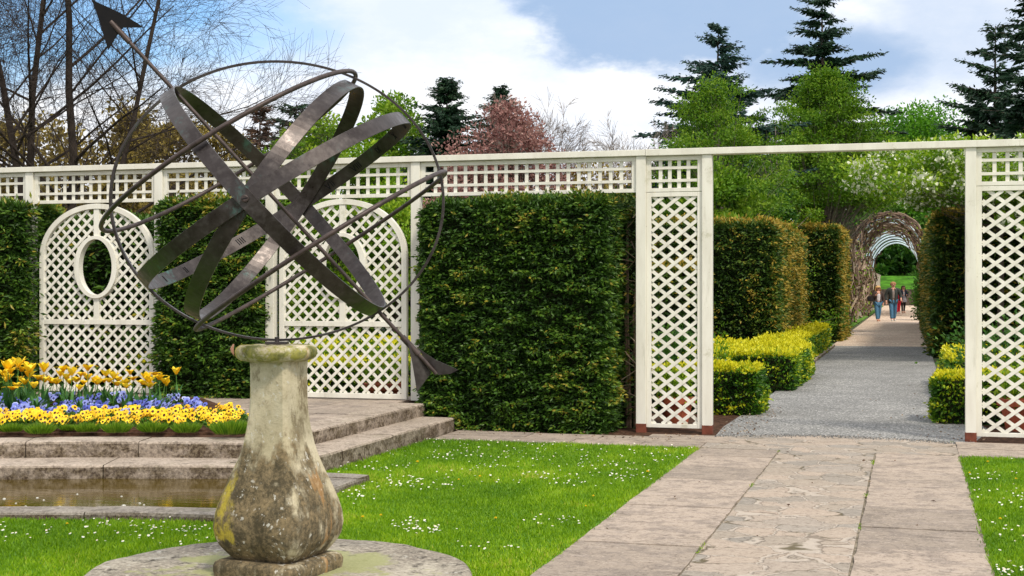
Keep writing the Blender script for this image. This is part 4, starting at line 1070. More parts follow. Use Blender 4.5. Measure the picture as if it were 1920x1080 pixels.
# ================================================================== FLOWER BED
ZF, ZB = Z_at(813, UP), 15.6
bed = [UV(X_at(-430, ZF), ZF), UV(X_at(200, ZF), ZF - 0.04), UV(X_at(455, ZF), ZF), UV(X_at(476, 12.3), 12.3), UV(X_at(462, 13.2), 13.2), UV(X_at(425, 14.4), 14.4), UV(X_at(380, ZB), ZB), UV(X_at(-430, ZB), ZB)]
m = MB(); m.prism(bed, UP - 0.03, UP + 0.012)
c = np.mean(bed, axis=0)
m.prism([(c[0] + (x - c[0]) * 0.985, c[1] + (y - c[1]) * 0.95) for x, y in bed], UP, UP + 0.03)
struct(m.build("flower_bed_soil", M['soil'], loc=(OX, OY, 0), rot=GROT))
BZ = UP + 0.03
def pansy_variant(name, matk, seed):
    rs = np.random.default_rng(seed); root = bpy.data.objects.new(name, None); COL.objects.link(root)
    m = MB(); n = 46; a = rs.uniform(0, 2 * math.pi, n); r = 0.085 * np.sqrt(rs.random(n))
    c_ = np.stack([r * np.cos(a), r * np.sin(a), rs.uniform(0.0, 0.055, n)], 1)
    d_ = np.stack([np.cos(a), np.sin(a), rs.uniform(0.1, 1.2, n)], 1)
    m.leaves(c_, d_, rs.uniform(0.03, 0.05, n), 0.020, rs.random(n)); m.build("foliage", M['mid'], root)
    m = MB(); k = 8
    for i in range(k):
        aa = rs.uniform(0, 2 * math.pi); rr_ = 0.09 * math.sqrt(rs.random()); cx_, cy_, cz_ = rr_ * math.cos(aa), rr_ * math.sin(aa), rs.uniform(0.05, 0.105)
        f = np.array([rs.normal(-.1, .35), -0.9 + rs.normal(0, .25), 0.55 + rs.normal(0, .25)]); f /= np.linalg.norm(f)
        s1 = np.cross(f, [0, 0, 1.0]); s1 /= np.linalg.norm(s1); s2 = np.cross(s1, f); s2 = -s2 if s2[2] < 0 else s2
        C_ = np.array([cx_, cy_, cz_]); sz = rs.uniform(0.025, 0.033); tt = (rs.uniform(0.25, .9) if seed != 13 else rs.uniform(.75, 1.0)) if matk == 'pansyB' else rs.uniform(0.2, 1.0)
        for j, (pa, pl, pw) in enumerate([(60, 1.0, .62), (120, 1.0, .62), (5, .95, .6), (175, .95, .6), (270, 1.05, .8)]):
            th = D2R(pa); ring = []
            for q in range(8):
                ph = 2 * math.pi * q / 8; x = math.cos(th) * (pl * .52) + math.cos(ph) * pw * .62; y = math.sin(th) * (pl * .52) + math.sin(ph) * pw * .62
                ring.append(C_ + (s1 * x + s2 * y) * sz + f * (0.0015 * j))
            m.add(ring, [(0, 1, 2, 3), (0, 3, 4, 7), (4, 5, 6, 7)], tt + (0.1 if j == 4 else 0))
        ring = [C_ + (s1 * math.cos(q) * .36 + s2 * (math.sin(q) * .38 - .16)) * sz + f * 0.009 for q in np.linspace(0, 2 * math.pi, 7)[:-1]]
        m.add(ring, [(0, 1, 2, 3), (0, 3, 4, 5)], 0.03)
    m.build("blossoms", M[matk], root)
    return root
def scatter(variants, rows, lab, cat, grp, jx, jy, special=None):
    first = [True] * len(variants); k = 0
    for Z, pxa, pxb, stp in rows:
        px = pxa
        while px < pxb:
            x, y = X_at(px + random.uniform(-jx, jx), Z), Z + random.uniform(-jy, jy)
            v = variants[k % len(variants)]; s = random.uniform(0.7, 1.25)
            if first[k % len(variants)]:
                v.location = (x, y, BZ); v.scale = (s, s, s); tag(v, lab, cat, grp); first[k % len(variants)] = False; v.rotation_euler = (0, 0, 0)
            else: copy_tree(v, (x, y, BZ + random.uniform(-.01, .012)), random.uniform(-.9, .9), s)
            k += 1; px += stp
YV = [pansy_variant("yellow_pansy", 'pansyY', s) for s in (1, 2, 3, 4)]
scatter(YV, [(12.03, -8, 452, 52), (12.14, 8, 455, 44), (12.25, 10, 466, 36), (12.45, -15, 476, 33), (12.65, 5, 478, 33), (12.85, 150, 474, 33), (13.05, 250, 450, 30)], "low pansy plant with golden yellow dark centred flowers at the front of the bed", "pansy", "yellow pansies edging the flower bed", 15, 0.14)
BV = [pansy_variant("blue_pansy", 'pansyB', s) for s in (11, 12, 13)]
scatter(BV, [(13.0, -10, 300, 29), (13.25, 0, 390, 27), (13.55, -12, 372, 27), (13.9, 2, 350, 28), (14.3, -10, 340, 30)], "low pansy plant with violet blue flowers behind the yellow ones", "pansy", "blue pansies in the middle of the flower bed", 15, 0.17)
# green tufts along the front
tuft = None
for px, py, s in [(x_, y_ + 7, s_ * 1.15) for x_, y_, s_ in [(22, 803, .85), (76, 806, 1.0), (163, 803, .9), (219, 804, 1.0), (286, 803, 1.0), (350, 804, 1.0), (431, 807, 1.35), (-60, 805, 1), (128, 800, .6), (452, 800, .6)]]:
    Z = Z_at(py, BZ)
    if tuft is None:
        n = 520; a = R.uniform(0, 2 * math.pi, n); r = 0.075 * np.sqrt(R.random(n)); m = MB()
        dd = np.stack([np.cos(a) * r / .075 * 1.1, np.sin(a) * r / .075 * 1.1, R.uniform(.7, 1.4, n)], 1)
        m.leaves(np.stack([r * np.cos(a), r * np.sin(a), np.zeros(n)], 1), dd, R.uniform(0.06, 0.085, n), 0.005, R.random(n))
        tuft = m.build("edging_tuft", M['spring']); o = tuft
        tag(o, "small bright green grassy tuft at the front edge of the flower bed", "plant tuft", "green tufts edging the flower bed")
    else: o = tuft.copy(); COL.objects.link(o)
    o.location = (X_at(px, Z), Z, BZ); o.scale = (s, s, s * 1.15); o.rotation_euler = (0, 0, random.uniform(0, 6))
# tulips
def tulip_variant(seed, droop):
    rs = np.random.default_rng(seed); root = bpy.data.objects.new("tulip", None); COL.objects.link(root)
    m = MB(); bx, by = rs.uniform(-.04, .04), rs.uniform(-.03, .03)
    m.tube([(0, 0, 0), (bx * .3, by * .3, .15), (bx * .7, by * .7, .28), (bx, by, .37)], [0.006, 0.005, 0.0045, 0.004], 6, tint=0.7); m.build("stem", M['stalk'], root, smooth=True)
    for _ in range(5):
        a = rs.uniform(0, 6.28); m = MB(); d = np.array([math.cos(a), math.sin(a)]); sd = np.array([-d[1], d[0]]); L = rs.uniform(.24, .36)
        pts = []
        for t in np.linspace(0, 1, 7):
            r_ = 0.015 + .10 * t ** 1.6; z = L * (t - .25 * t ** 3); w = 0.022 * math.sin(math.pi * (0.12 + .88 * t) ** .8) + .001
            c_ = d * r_; pts.append([(c_[0] - sd[0] * w, c_[1] - sd[1] * w, z), (c_[0], c_[1], z - .006), (c_[0] + sd[0] * w, c_[1] + sd[1] * w, z)])
        V = [p for r_ in pts for p in r_]; m.add(V, [(i * 3 + j, i * 3 + j + 1, i * 3 + j + 4, i * 3 + j + 3) for i in range(6) for j in range(2)], rs.random())
        m.build("leaf", M['tulipleaf'], root, smooth=True)
    m = MB()
    for i in range(6):
        a = i * math.pi / 3 + rs.normal(0, .15); op = rs.uniform(0.35, 1.0) if not droop else rs.uniform(.8, 1.6)
        d = np.array([math.cos(a), math.sin(a), 0]); sd = np.array([-d[1], d[0], 0]); pts = []
        for t in np.linspace(0, 1, 7):
            ang = (0.25 + op * t * 1.25); r_ = 0.044 * math.sin(min(t * 2.4, 1.57)) + 0.055 * op * t ** 2.4; z = 0.125 * t - 0.055 * op * t ** 2.5
            w = 0.031 * math.sin(math.pi * (0.10 + 0.88 * t)) ** .75 + .001
            c_ = np.array([bx, by, .37]) + d * r_ + np.array([0, 0, z]); pts.append([c_ - sd * w + d * -.006, c_ , c_ + sd * w + d * -.006])
        V = [p for r_ in pts for p in r_]; m.add(V, [(k * 3 + j, k * 3 + j + 1, k * 3 + j + 4, k * 3 + j + 3) for k in range(6) for j in range(2)], rs.uniform(.1, 1))
    m.build("flower", M['tulip'], root, smooth=True)
    return root
TV = [tulip_variant(s, s % 3 == 0) for s in range(1, 8)]
heads = [(14, 686), (30, 680), (45, 690), (20, 706), (40, 712), (52, 684), (60, 692), (80, 690), (10, 722), (30, 728), (48, 716), (68, 722), (120, 690), (132, 697), (122, 706), (140, 712), (156, 716), (96, 716), (92, 728), (165, 688),
         (176, 712), (132, 730), (195, 700), (200, 712), (205, 718), (216, 730), (243, 696), (240, 716), (272, 706), (281, 712), (294, 700), (304, 714), (332, 696), (-20, 700), (-8, 715), (185, 724), (6, 700), (24, 694), (36, 722), (54, 702), (74, 706), (88, 712), (110, 720), (116, 700), (148, 700), (150, 726), (168, 706), (182, 716), (212, 704), (226, 712), (234, 726), (250, 708), (262, 720), (286, 722), (300, 706), (312, 718)]
used = set()
for i, (px, py) in enumerate(heads):
    Z = random.uniform(13.4, 14.9); 
    z = z_at(py, Z); s = max(0.6, (z - BZ) / 0.41); s0 = min(s, 1.15)
    Z = Z if s <= 1.2 else 13.3
    k = i % len(TV); x = X_at(px, Z)
    last = (px == 332)
    lab = "yellow lily flowered tulip standing apart at the right end of the bed" if last else "yellow lily flowered tulip with pointed petals among the pansies"
    if k not in used:
        o = TV[k]; o.location = (x, Z, BZ); o.scale = (s * .96 + .04, s * .96 + .04, s); used.add(k); o.rotation_euler = (0, 0, random.uniform(0, 6))
        tag(o, lab, "tulip", "yellow tulips in the flower bed")
    else:
        o = copy_tree(TV[k], (x, Z, BZ), random.uniform(0, 6), 1.0, lab); q_ = random.uniform(.62, .95); o.scale = (q_, q_, s)
    if last and "group" in o: del o["group"]

# ================================================================== POTS and shrubs behind the lattice
def pot(px, Z, lab, s=1.0):
    t = thing("flower_pot", lab, "flower pot", (X_at(px, Z), Z, 0.0))
    m = MB(); m.lathe([(0.0, 0.0), (0.14 * s, 0.0), (0.20 * s, 0.26 * s), (0.235 * s, 0.27 * s), (0.24 * s, 0.34 * s), (0.20 * s, 0.345 * s), (0.19 * s, 0.28 * s), (0, 0.27 * s)], 24); m.build("pot", M['terracotta'], t, smooth=False)
    m = MB(); n = 500; c_ = R.normal(0, 1, (n, 3)) * np.array([.15, .15, .12]) * s + np.array([0, 0, .48 * s]); m.leaves(c_, R.normal(0, 1, (n, 3)) + [0, 0, .8], 0.07, 0.028, R.random(n)); m.build("foliage", M['lime'], t)
pot(1268, 15.55, "terracotta pot of green leaves behind the narrow left gateway panel", 0.9)
pot(722, 16.9, "terracotta pot behind the lower right corner of the second arched panel", 1.1)
pot(1912, 14.9, "terracotta pot behind the lattice at the right edge of the photo", 1.0)
def shrub(name, lab, px, Z, r, h, matk, n, z0=0.0, leaf=0.06, cat="shrub", group=None, flowers=0, fm='blossom', n_cl=26):
    t = thing(name, lab, cat, (X_at(px, Z), Z, z0), 0, group)
    cl = R.normal(0, 1, (n_cl, 3)); cl /= np.linalg.norm(cl, axis=1)[:, None]; cl *= (R.random((n_cl, 1)) ** .45)
    cl = cl * np.array([r, r, h * .46]) + np.array([0, 0, h * .5]); cl[:, 2] = np.maximum(cl[:, 2], h * .08)
    m = MB(); P0 = np.tile([0, 0, 0.0], (n_cl, 1)) + R.normal(0, r * .08, (n_cl, 3)) * [1, 1, 0]; m.cones(P0, cl, r * .03, r * .01, 4); m.build("stems", M['bark'], t)
    m = MB(); k = R.integers(0, n_cl, n); c_ = cl[k] + R.normal(0, 1, (n, 3)) * np.array([r * .24, r * .24, h * .11])
    c_[:, 2] = np.maximum(c_[:, 2], 0.02); d_ = (c_ - [0, 0, h * .35]) / max(r, .01) + R.normal(0, .8, (n, 3))
    ct = R.random(n_cl); m.leaves(c_, d_, leaf * R.uniform(.6, 1.3, n), leaf * .5, np.clip(.2 + .5 * ct[k] + R.normal(0, .2, n), 0, 1)); m.build("foliage", M[matk], t)
    if flowers:
        m = MB(); k = R.integers(0, n_cl, flowers); c_ = cl[k] + R.normal(0, 1, (flowers, 3)) * np.array([r * .26, r * .26, h * .12])
        m.leaves(c_, R.normal(0, 1, (flowers, 3)) + [0, -.6, .3], leaf * 1.1, leaf * .9, R.random(flowers)); m.build("blossoms", M[fm], t)
    return t
shrub("rose_bush", "young rose bush with pale yellow flowers against the tall hedge behind the gateway post", 1346, 19.5, 0.16, 1.1, 'lime', 420, 0, .055, "rose bush", flowers=14, n_cl=16)

# ================================================================== TREES
def tree(name, lab, px, Z, top, hw_px, matk, n_cl, n_leaf, leaf, bottom=0.12, bark='bark', prof=None, cl_r=0.13, trunk_r=None, cat="tree", group=None, flowers=0, flat_=0.7, trunk_fork=0.35, trunk_bend=0.0, limb=(.45, .8), ragged=0.0):
    h = z_at(top, Z); rw = hw_px * Z / F; x = X_at(px, Z)
    t = thing(name, lab, cat, (x, Z, 0), 0, group); tr = trunk_r or max(0.08, h * 0.022)
    prof = prof or (lambda f: max(.05, 1 - (abs(f - (.5 + bottom * .5)) / (.5 - bottom * .5)) ** 3.2) ** 0.55)
    cl = []
    while len(cl) < n_cl:
        f = random.uniform(bottom, 0.99); R_ = prof(f) * rw * (1 + ragged * random.uniform(-.8, .5))
        if random.random() > (R_ / rw) + .08: continue
        a = random.uniform(0, 2 * math.pi); q = random.random() ** 0.42
        w = 1 + 0.25 * math.sin(3 * a + f * 9 + px)
        cl.append((math.cos(a) * R_ * q * w, math.sin(a) * R_ * q * w, f * h * (1 - 0.0 * q)))
    cl = np.array(cl)
    m = MB(); wob = random.uniform(-.04, .04) * h + trunk_bend
    spine = [np.array([wob * math.sin(f * 3), 0.3 * wob * math.sin(f * 5), f * h * 0.93]) for f in np.linspace(0, 1, 9)]
    m.tube(spine, np.linspace(tr, tr * .12, 9), 8)
    segs0, segs1, r0, r1 = [], [], [], []
    for c in cl:
        f = max(0.05, min(0.9, (c[2] / h) * random.uniform(*limb))); i = f * 8; k = int(i); b = spine[k] * (1 - (i - k)) + spine[min(8, k + 1)] * (i - k)
        mid = b * .45 + c * .55 + np.array([0, 0, -.06 * h * random.random()]); rb = tr * (1 - f) * .32
        segs0 += [b, mid]; segs1 += [mid, c]; r0 += [rb, rb * .55]; r1 += [rb * .55, rb * .15]
    m.cones(segs0, segs1, r0, r1, 5); m.build("trunk", M[bark], t)
    m = MB(); k = R.integers(0, n_cl, n_leaf); s = cl_r * rw * (0.7 + .6 * R.random(n_cl))
    off = R.normal(0, 1, (n_leaf, 3)); off /= np.linalg.norm(off, axis=1)[:, None]; off *= (R.random((n_leaf, 1)) ** .5) * 1.7
    c_ = cl[k] + off * s[k][:, None] * np.array([1.15, 1.15, flat_])
    d_ = off * 0.8 + R.normal(0, .7, (n_leaf, 3)) + [0, 0, .15]; ct = R.random(n_cl)
    m.leaves(c_, d_, leaf * R.uniform(.6, 1.3, n_leaf), leaf * .6, np.clip(.15 + .55 * ct[k] + R.normal(0, .18, n_leaf) + .15 * off[:, 2], 0, 1))
    m.build("crown", M[matk], t)
    if flowers:
        m = MB(); k = R.integers(0, n_cl, flowers); off = R.normal(0, 1, (flowers, 3)); off /= np.linalg.norm(off, axis=1)[:, None]; off *= 1.7 * R.random((flowers, 1)) ** .3
        bl = k % 3 != 0
        m.leaves((cl[k] + off * s[k][:, None] * [1.15, 1.15, flat_])[bl], R.normal(0, 1, (int(bl.sum()), 3)) + [0, -.8, .2], leaf * 1.0, leaf * .85, R.random(int(bl.sum()))); m.build("blossom", M['blossom'], t)
    return t
def conifer(name, lab, px, Z, top, hw_px, hw_y, matk, dens=1.0, base=0.05, droop=0.25, gap=0.0, spray=0.34, power=0.85, cat="conifer", irregular=0.25, minr=0.12, bare=0.0, layer=None):
    """whorled conifer: hw_px is its half width at picture height hw_y"""
    h = z_at(top, Z); x = X_at(px, Z); f_ref = 1 - z_at(hw_y, Z) / h; rw = hw_px * Z / F / (f_ref ** power)
    t = thing(name, lab, cat, (x, Z, 0)); m = MB(); tr = h * .016 + .03
    bend = random.uniform(-.01, .01) * h
    sp = lambda f: np.array([bend * math.sin(f * 4), bend * math.cos(f * 3), f * h])
    m.tube([sp(f) for f in np.linspace(0, 1, 9)], np.linspace(tr, .012, 9), 8)
    f = base; S0, S1, q0, q1 = [], [], [], []; LC, LD, LL, LT = [], [], [], []
    step = (layer or 0.34) / h
    while f < 0.996:
        if f < bare: f += step; continue
        Rm = rw * (1 - f) ** power + minr; nb = max(4, int((7 + 5 * (1 - f)) * dens)); a0 = random.uniform(0, 6.28)
        for b in range(nb):
            if random.random() < gap: continue
            a = a0 + 2 * math.pi * b / nb + random.gauss(0, .25); L = Rm * random.uniform(1 - irregular * 1.6, 1 + irregular * .5); d = np.array([math.cos(a), math.sin(a), 0])
            b0 = sp(f + random.uniform(-.4, .4) * step); rise = random.uniform(-.05, .18) + .25 * f; N_ = max(6, int(L / spray * 6)); ts = np.linspace(0.06, 1, N_)
            pt = lambda t_: b0 + d * (L * t_) + np.array([0, 0, L * (rise * t_ - droop * t_ ** 1.6 + .18 * droop * t_ ** 4)])
            pa = [pt(v) for v in (0, .5, 1)]
            S0 += pa[:2]; S1 += pa[1:]; q0 += [tr * .22 * (1 - f) + .012, tr * .12 * (1 - f) + .008]; q1 += [tr * .12 * (1 - f) + .008, .005]
            sd = np.array([-d[1], d[0], 0]); tb = random.random()
            for t_ in ts:
                c = pt(t_)
                for sg in (-1, 1, 0):
                    wv = (1 - t_) * .9 + .35; l = spray * min(1.3, .35 + L * .22) * wv * random.uniform(.7, 1.25)
                    LC.append(c + np.random.normal(0, .03, 3)); LD.append(d * random.uniform(.4, .9) + sd * sg * random.uniform(.6, 1.1) + np.array([0, 0, random.uniform(-.5, .12)])); LL.append(l); LT.append(.25 + .4 * tb + random.gauss(0, .15))
                    LC.append(c + np.random.normal(0, .05, 3)); LD.append(d * random.uniform(.2, .9) + sd * sg * random.uniform(.2, .7) + np.array([0, 0, random.uniform(-.9, .5)])); LL.append(l * .6); LT.append(.25 + .4 * tb + random.gauss(0, .15))
        f += step * random.uniform(.75, 1.3) * (.3 + .7 * min(1, (1 - f) / .12))
    m.cones(S0, S1, q0, q1, 4); m.build("trunk", M['bark'], t)
    m = MB(); LL = np.array(LL); m.leaves(np.array(LC), np.array(LD), LL * 1.15, LL * .42, np.clip(LT, 0, 1), fold=.15); m.build("crown", M[matk], t)
    return t
np.random.seed(5)
# left and middle skyline
tree("brown_tree", "olive brown thinly leaved tree behind the left end of the trellis", 50, 38, 226, 140, 'olive', 110, 16000, 0.16, bottom=.02, cl_r=.2)
tree("brown_tree", "pointed olive brown tree behind the trellis left of the sundial", 240, 36, 192, 110, 'olive', 110, 16000, 0.15, bottom=.02, prof=lambda f: (1 - f) ** .7, cl_r=.17)
tree("brown_tree", "rounded tan brown tree seen through the left of the sundial rings", 350, 35, 222, 110, 'olive', 110, 16000, 0.14, bottom=.02, cl_r=.18)
tree("brown_tree", "low russet brown tree just right of the sundial's first band", 432, 40, 262, 80, 'olive', 40, 6000, 0.14, bottom=.02, cl_r=.2)
conifer("brown_conifer", "dark reddish brown drooping cedar seen inside the sundial rings", 486, 44, 196, 62, 290, 'cedar', 1.0, .08, .15, .15, .42, .55, irregular=.4, layer=.5)
conifer("dark_conifer", "small dark flat topped conifer seen inside the sundial rings", 556, 50, 190, 52, 235, 'fir', 1.0, .2, .1, .1, .4, .5, irregular=.4, layer=.5)
tree("lime_tree", "yellow green spreading tree behind the middle of the trellis", 612, 38, 228, 122, 'lime', 90, 17000, 0.14, bottom=.02, cl_r=.17)
tree("lime_tree", "small bright green tree left of the second arched panel's top", 545, 34, 268, 60, 'lime', 46, 9000, 0.12, bottom=.02, cl_r=.2)
tree("lime_tree", "taller lime green tree behind the sundial's upper right", 738, 52, 184, 98, 'spring', 90, 16000, 0.17, bottom=.02, cl_r=.16)
conifer("dark_conifer", "dark pointed fir rising right of the sundial rings", 838, 46, 148, 64, 240, 'fir', 1.7, .02, .2, 0, .42, .62, irregular=.22)
conifer("dark_conifer", "shorter dark rounded fir behind the copper leaved tree", 938, 50, 170, 46, 230, 'fir', 1.5, .02, .15, 0, .42, .5, irregular=.2)
tree("copper_tree", "copper pink leaved tree above the trellis right of the dark firs", 952, 40, 190, 112, 'copper', 190, 19000, 0.11, bottom=.02, cl_r=.14, prof=lambda f: min(1.0, 2.6 * (1 - f) ** .75 + .05))
tree("copper_tree", "low copper brown bush between the dark firs behind the trellis", 860, 38, 300, 90, 'copper', 60, 9000, 0.11, bottom=.02, cl_r=.18)
tree("copper_tree", "low brown bush behind the trellis frieze beside the gateway", 1110, 40, 312, 90, 'olive', 60, 8000, 0.13, bottom=.02, cl_r=.18)
# right skyline
conifer("tall_fir", "blue green fir with open tiers rising left above the gateway rail", 1345, 46, 50, 118, 205, 'firblue', 1.5, .44, .12, .03, .46, .72, irregular=.3, layer=.62)
conifer("tall_fir", "tallest dark fir rising above the middle of the gateway rail", 1542, 56, -8, 96, 130, 'fir', 1.4, .48, .22, .10, .48, .55, irregular=.32, layer=.62)
tree("airy_tree", "light green airy tree in front of the left fir", 1340, 38, 140, 158, 'spring', 340, 42000, 0.085, bottom=.05, cl_r=.115, flat_=.45, bark='palebark', prof=lambda f: min(1, .12 + 1.9 * (1 - f)), trunk_r=.09, ragged=.5)
tree("airy_tree", "light green airy tree in front of the tallest fir", 1548, 53, 128, 142, 'spring', 340, 42000, 0.115, bottom=.47, cl_r=.115, flat_=.45, bark='palebark', prof=lambda f: min(1, .12 + 1.9 * (1 - f)), trunk_r=.12, ragged=.5)
tree("airy_tree", "slender half bare light green tree between the two tall firs", 1452, 45, 196, 62, 'spring', 90, 6500, 0.10, bottom=.1, cl_r=.13, bark='palebark', trunk_r=.07)
tree("round_tree", "dense round emerald green tree right of the tallest fir", 1738, 150, 202, 125, 'emerald', 240, 46000, 0.38, bottom=.1, cl_r=.16)
conifer("dark_pine", "dark pine with a bare lower trunk near the right edge", 1866, 44, 48, 62, 130, 'fir', 1.2, .3, .05, .1, .5, .5, irregular=.35, layer=.6, bare=.55)
conifer("dark_pine", "dark dense conifer cut by the right edge of the photo", 1925, 40, -20, 58, 120, 'fir', 1.2, .05, .2, .1, .5, .55, irregular=.35, layer=.6)
tree("dark_shrub", "dark conifer scrub at the foot of the right hand pine", 1880, 46, 222, 80, 'olive', 50, 9000, 0.15, bottom=.02, cl_r=.2)
tree("blossom_tree", "spring green tree covered in white blossom behind the right gateway post", 1875, 29, 266, 265, 'lime', 190, 24000, 0.095, bottom=.71, cl_r=.062, flowers=8500, bark='bark', trunk_r=.09, limb=(.82, .97))
tree("blossom_tree", "white blossoming branches above the right hand lattice panel", 2010, 27, 262, 95, 'lime', 80, 10000, 0.10, bottom=.2, cl_r=.15, flowers=2200, trunk_r=.12)
und = [(1350, 36, 330, 75, 'spring'), (1425, 44, 345, 70, 'mid'), (1500, 52, 355, 48, 'lime'), (1560, 150, 300, 70, 'mid'), (1640, 150, 322, 80, 'spring'), (1720, 150, 330, 70, 'mid'), (1400, 50, 300, 85, 'mid'), (1610, 165, 270, 110, 'mid'), (1850, 50, 320, 90, 'mid'), (1270, 46, 300, 80, 'mid')]
words = ["light green bush right behind the left gateway post", "mid green bush behind the tall bronze hedge", "yellow green bush above the gap between the two tall hedges", "dark green bushy tree in the middle of the gateway opening", "light green bush left of the iron arches",
         "mid green bushy tree behind the iron arches", "deep green tree under the left fir", "deep green tree under the tallest fir", "deep green tree behind the blossom", "mid green tree behind the narrow gateway panel"]
for (px, Z, top, hw, mk), wd in zip(und, words):
    tree("bush", wd, px, Z, top, hw, mk, 80, 12000, 0.14 if Z < 100 else 0.42, bottom=.02, cl_r=.19, cat="bush", group="bushes behind the trellis")
for px, top, mk, wd in [(30, 330, 'olive', "tan bush low behind the first arched panel"), (200, 345, 'olive', "yellowish bush behind the top of the first arched panel"), (330, 335, 'olive', "olive bush over the narrow yew hedge"), (470, 330, 'lime', "lime bush behind the sundial's centre"),
                        (640, 360, 'spring', "bright green bush seen through the second arched panel"), (740, 345, 'lime', "yellow green bush at the right shoulder of the second arched panel")]:
    tree("bush", wd, px, 30, top, 85, mk, 60, 9000, 0.11, bottom=.02, cl_r=.2, cat="bush", group="bushes behind the trellis")
for px, Z, r, h, mk, lab in [(250, 21, .6, 1.3, 'lime', "leafy green plant seen through the right side of the first arched panel"), (560, 20, .5, .9, 'lime', "leafy green plant seen through the left side of the second arched panel"), (720, 19, .5, 1.0, 'spring', "leafy plant behind the pot seen through the second arched panel"), (1262, 19, .4, .9, 'mid', "green shrub seen through the narrow gateway panel"), (1890, 17.5, .7, 1.2, 'mid', "green shrub seen through the lattice at the right edge")]:
    shrub("shrub", lab, px, Z, r, h, mk, 2600, leaf=.07)
# far woodland closing the view
mb = MB(); n = 60000
xx = R.uniform(-75, 110, n); yv = R.uniform(150, 190, n); hh = 10 + 4 * np.sin(xx * .11) + 3 * np.sin(xx * .31 + 1) + 1.5 * np.sin(xx * .9)
zz = R.random(n) ** .8 * hh * .8
mb.leaves(np.stack([xx, yv + vnoise(np.stack([xx, zz, zz * 0], 1), .25) * 14, zz], 1), R.normal(0, 1, (n, 3)) + [0, -.6, .2], R.uniform(.6, 1.3, n), .7, np.clip(.3 + vnoise(np.stack([xx, yv, zz], 1), .3) + R.normal(0, .15, n), 0, 1))
mb.box(-75, 110, 182, 184, 0, 6, mat=1)
o = mb.build("far_woodland", [M['mid'], M['core']]); tag(o, "dark green woodland closing the view beyond the garden", "woodland", kind='stuff')

# ---- bare multi-stemmed tree on the left
def bare_tree(name, lab, px, Z, stems, matk, depth_max, cat="tree", seed=3, reach=1.0, lenk=1.0, rr0=0.13, twig_r=0.0075, top_h=9.0, kids=(5, 5, 5, 5), spread=0.75, up=0.22):
    rs = random.Random(seed); rs_np = np.random.default_rng(seed)
    x = X_at(px, Z); t = thing(name, lab, cat, (x, Z, 0)); S0, S1, Q0, Q1, = [], [], [], []
    T0, T1, t0, t1 = [], [], [], []
    tubes = MB()
    def grow(p, d, r, L, lev):
        n = 7 if lev == 0 else (5 if lev < 3 else 3); pts = [p]; rad = [r]; dd = d.copy(); seg = L / n
        for i in range(n):
            dd = dd + rs_np.normal(0, .05 if lev == 0 else (.07 if lev < 3 else .08), 3) + np.array([0, 0, up * (.5 if lev else .15)]) * seg * .25; dd /= np.linalg.norm(dd)
            p = p + dd * seg; pts.append(p); rad.append(max(twig_r * .6, r * (1 - (i + 1) / n * (.72 if lev else .62))))
        if lev < 2: tubes.tube(pts, rad, 8 if lev == 0 else 6, cap=False)
        else:
            for a, b, c, e in zip(pts[:-1], pts[1:], rad[:-1], rad[1:]):
                S0.append(a); S1.append(b); Q0.append(c); Q1.append(e)
        if lev >= depth_max: return
        k = kids[min(lev, len(kids) - 1)] + rs.randint(-1, 1)
        for i in range(k):
            f = rs.uniform(.28, 1.0) if lev else rs.uniform(.22, 1.0); q = f * n; j = min(n - 1, int(q)); b = pts[j] + (pts[j + 1] - pts[j]) * (q - j); rb = rad[j] + (rad[j + 1] - rad[j]) * (q - j)
            base = pts[j + 1] - pts[j]; base /= np.linalg.norm(base); a = rs.uniform(0, 6.283)
            o1 = np.cross(base, [0.3, .2, 1.0]); o1 /= np.linalg.norm(o1); o2 = np.cross(base, o1)
            sp_ = spread if lev < 1 else spread * .68; nd = base * (1 - sp_ * .45) + (o1 * math.cos(a) + o2 * math.sin(a)) * sp_ * rs.uniform(.7, 1.2); nd /= np.linalg.norm(nd)
            nl = L * rs.uniform(.5, .74) * (1.05 - .3 * f) * (1.0 if lev else reach)
            grow(b, nd, max(twig_r, rb * rs.uniform(.30, .52)), nl, lev + 1)
    for sx, sy, dx, dy, hL, r in stems:
        d = np.array([dx, dy, 1.0]); d /= np.linalg.norm(d); grow(np.array([sx, sy, 0.0]), d, r, hL, 0)
    tubes.build("trunk", M[matk], t, smooth=True)
    m = MB(); m.cones(S0, S1, Q0, Q1, 3); m.build("twigs", M[matk], t)
    return t, len(S0)
bt, cnt = bare_tree("bare_tree", "big bare multi stemmed tree with fine spreading twigs at the left", 78, 27, [(-.62, 0, -.18, .1, 8.4, .085), (-.28, .2, -.02, .05, 9.2, .10), (-.02, -.1, .03, -.05, 9.6, .095), (.22, 0, .07, .05, 9.4, .11), (.45, .1, .24, -.05, 8.8, .075), (-.9, .3, -.4, 0, 8, .09)], 'twig', 4, seed=8, reach=.66, kids=(14, 8, 6, 5), spread=.9, up=.03, twig_r=.0036)
bt2, cnt2 = bare_tree("bare_tree", "pale bare budding tree between the copper tree and the gateway", 1040, 44, [(0, 0, -.05, 0, 6.3, .09), (.2, 0, .22, 0, 6.0, .08), (-.2, 0, -.12, 0, 5.4, .07), (1.5, .3, .30, 0, 5.4, .06)], 'palebark', 4, seed=5, reach=.62, kids=(10, 7, 6, 5), spread=.7, up=.2, twig_r=.006)
print("twigs", cnt, cnt2)

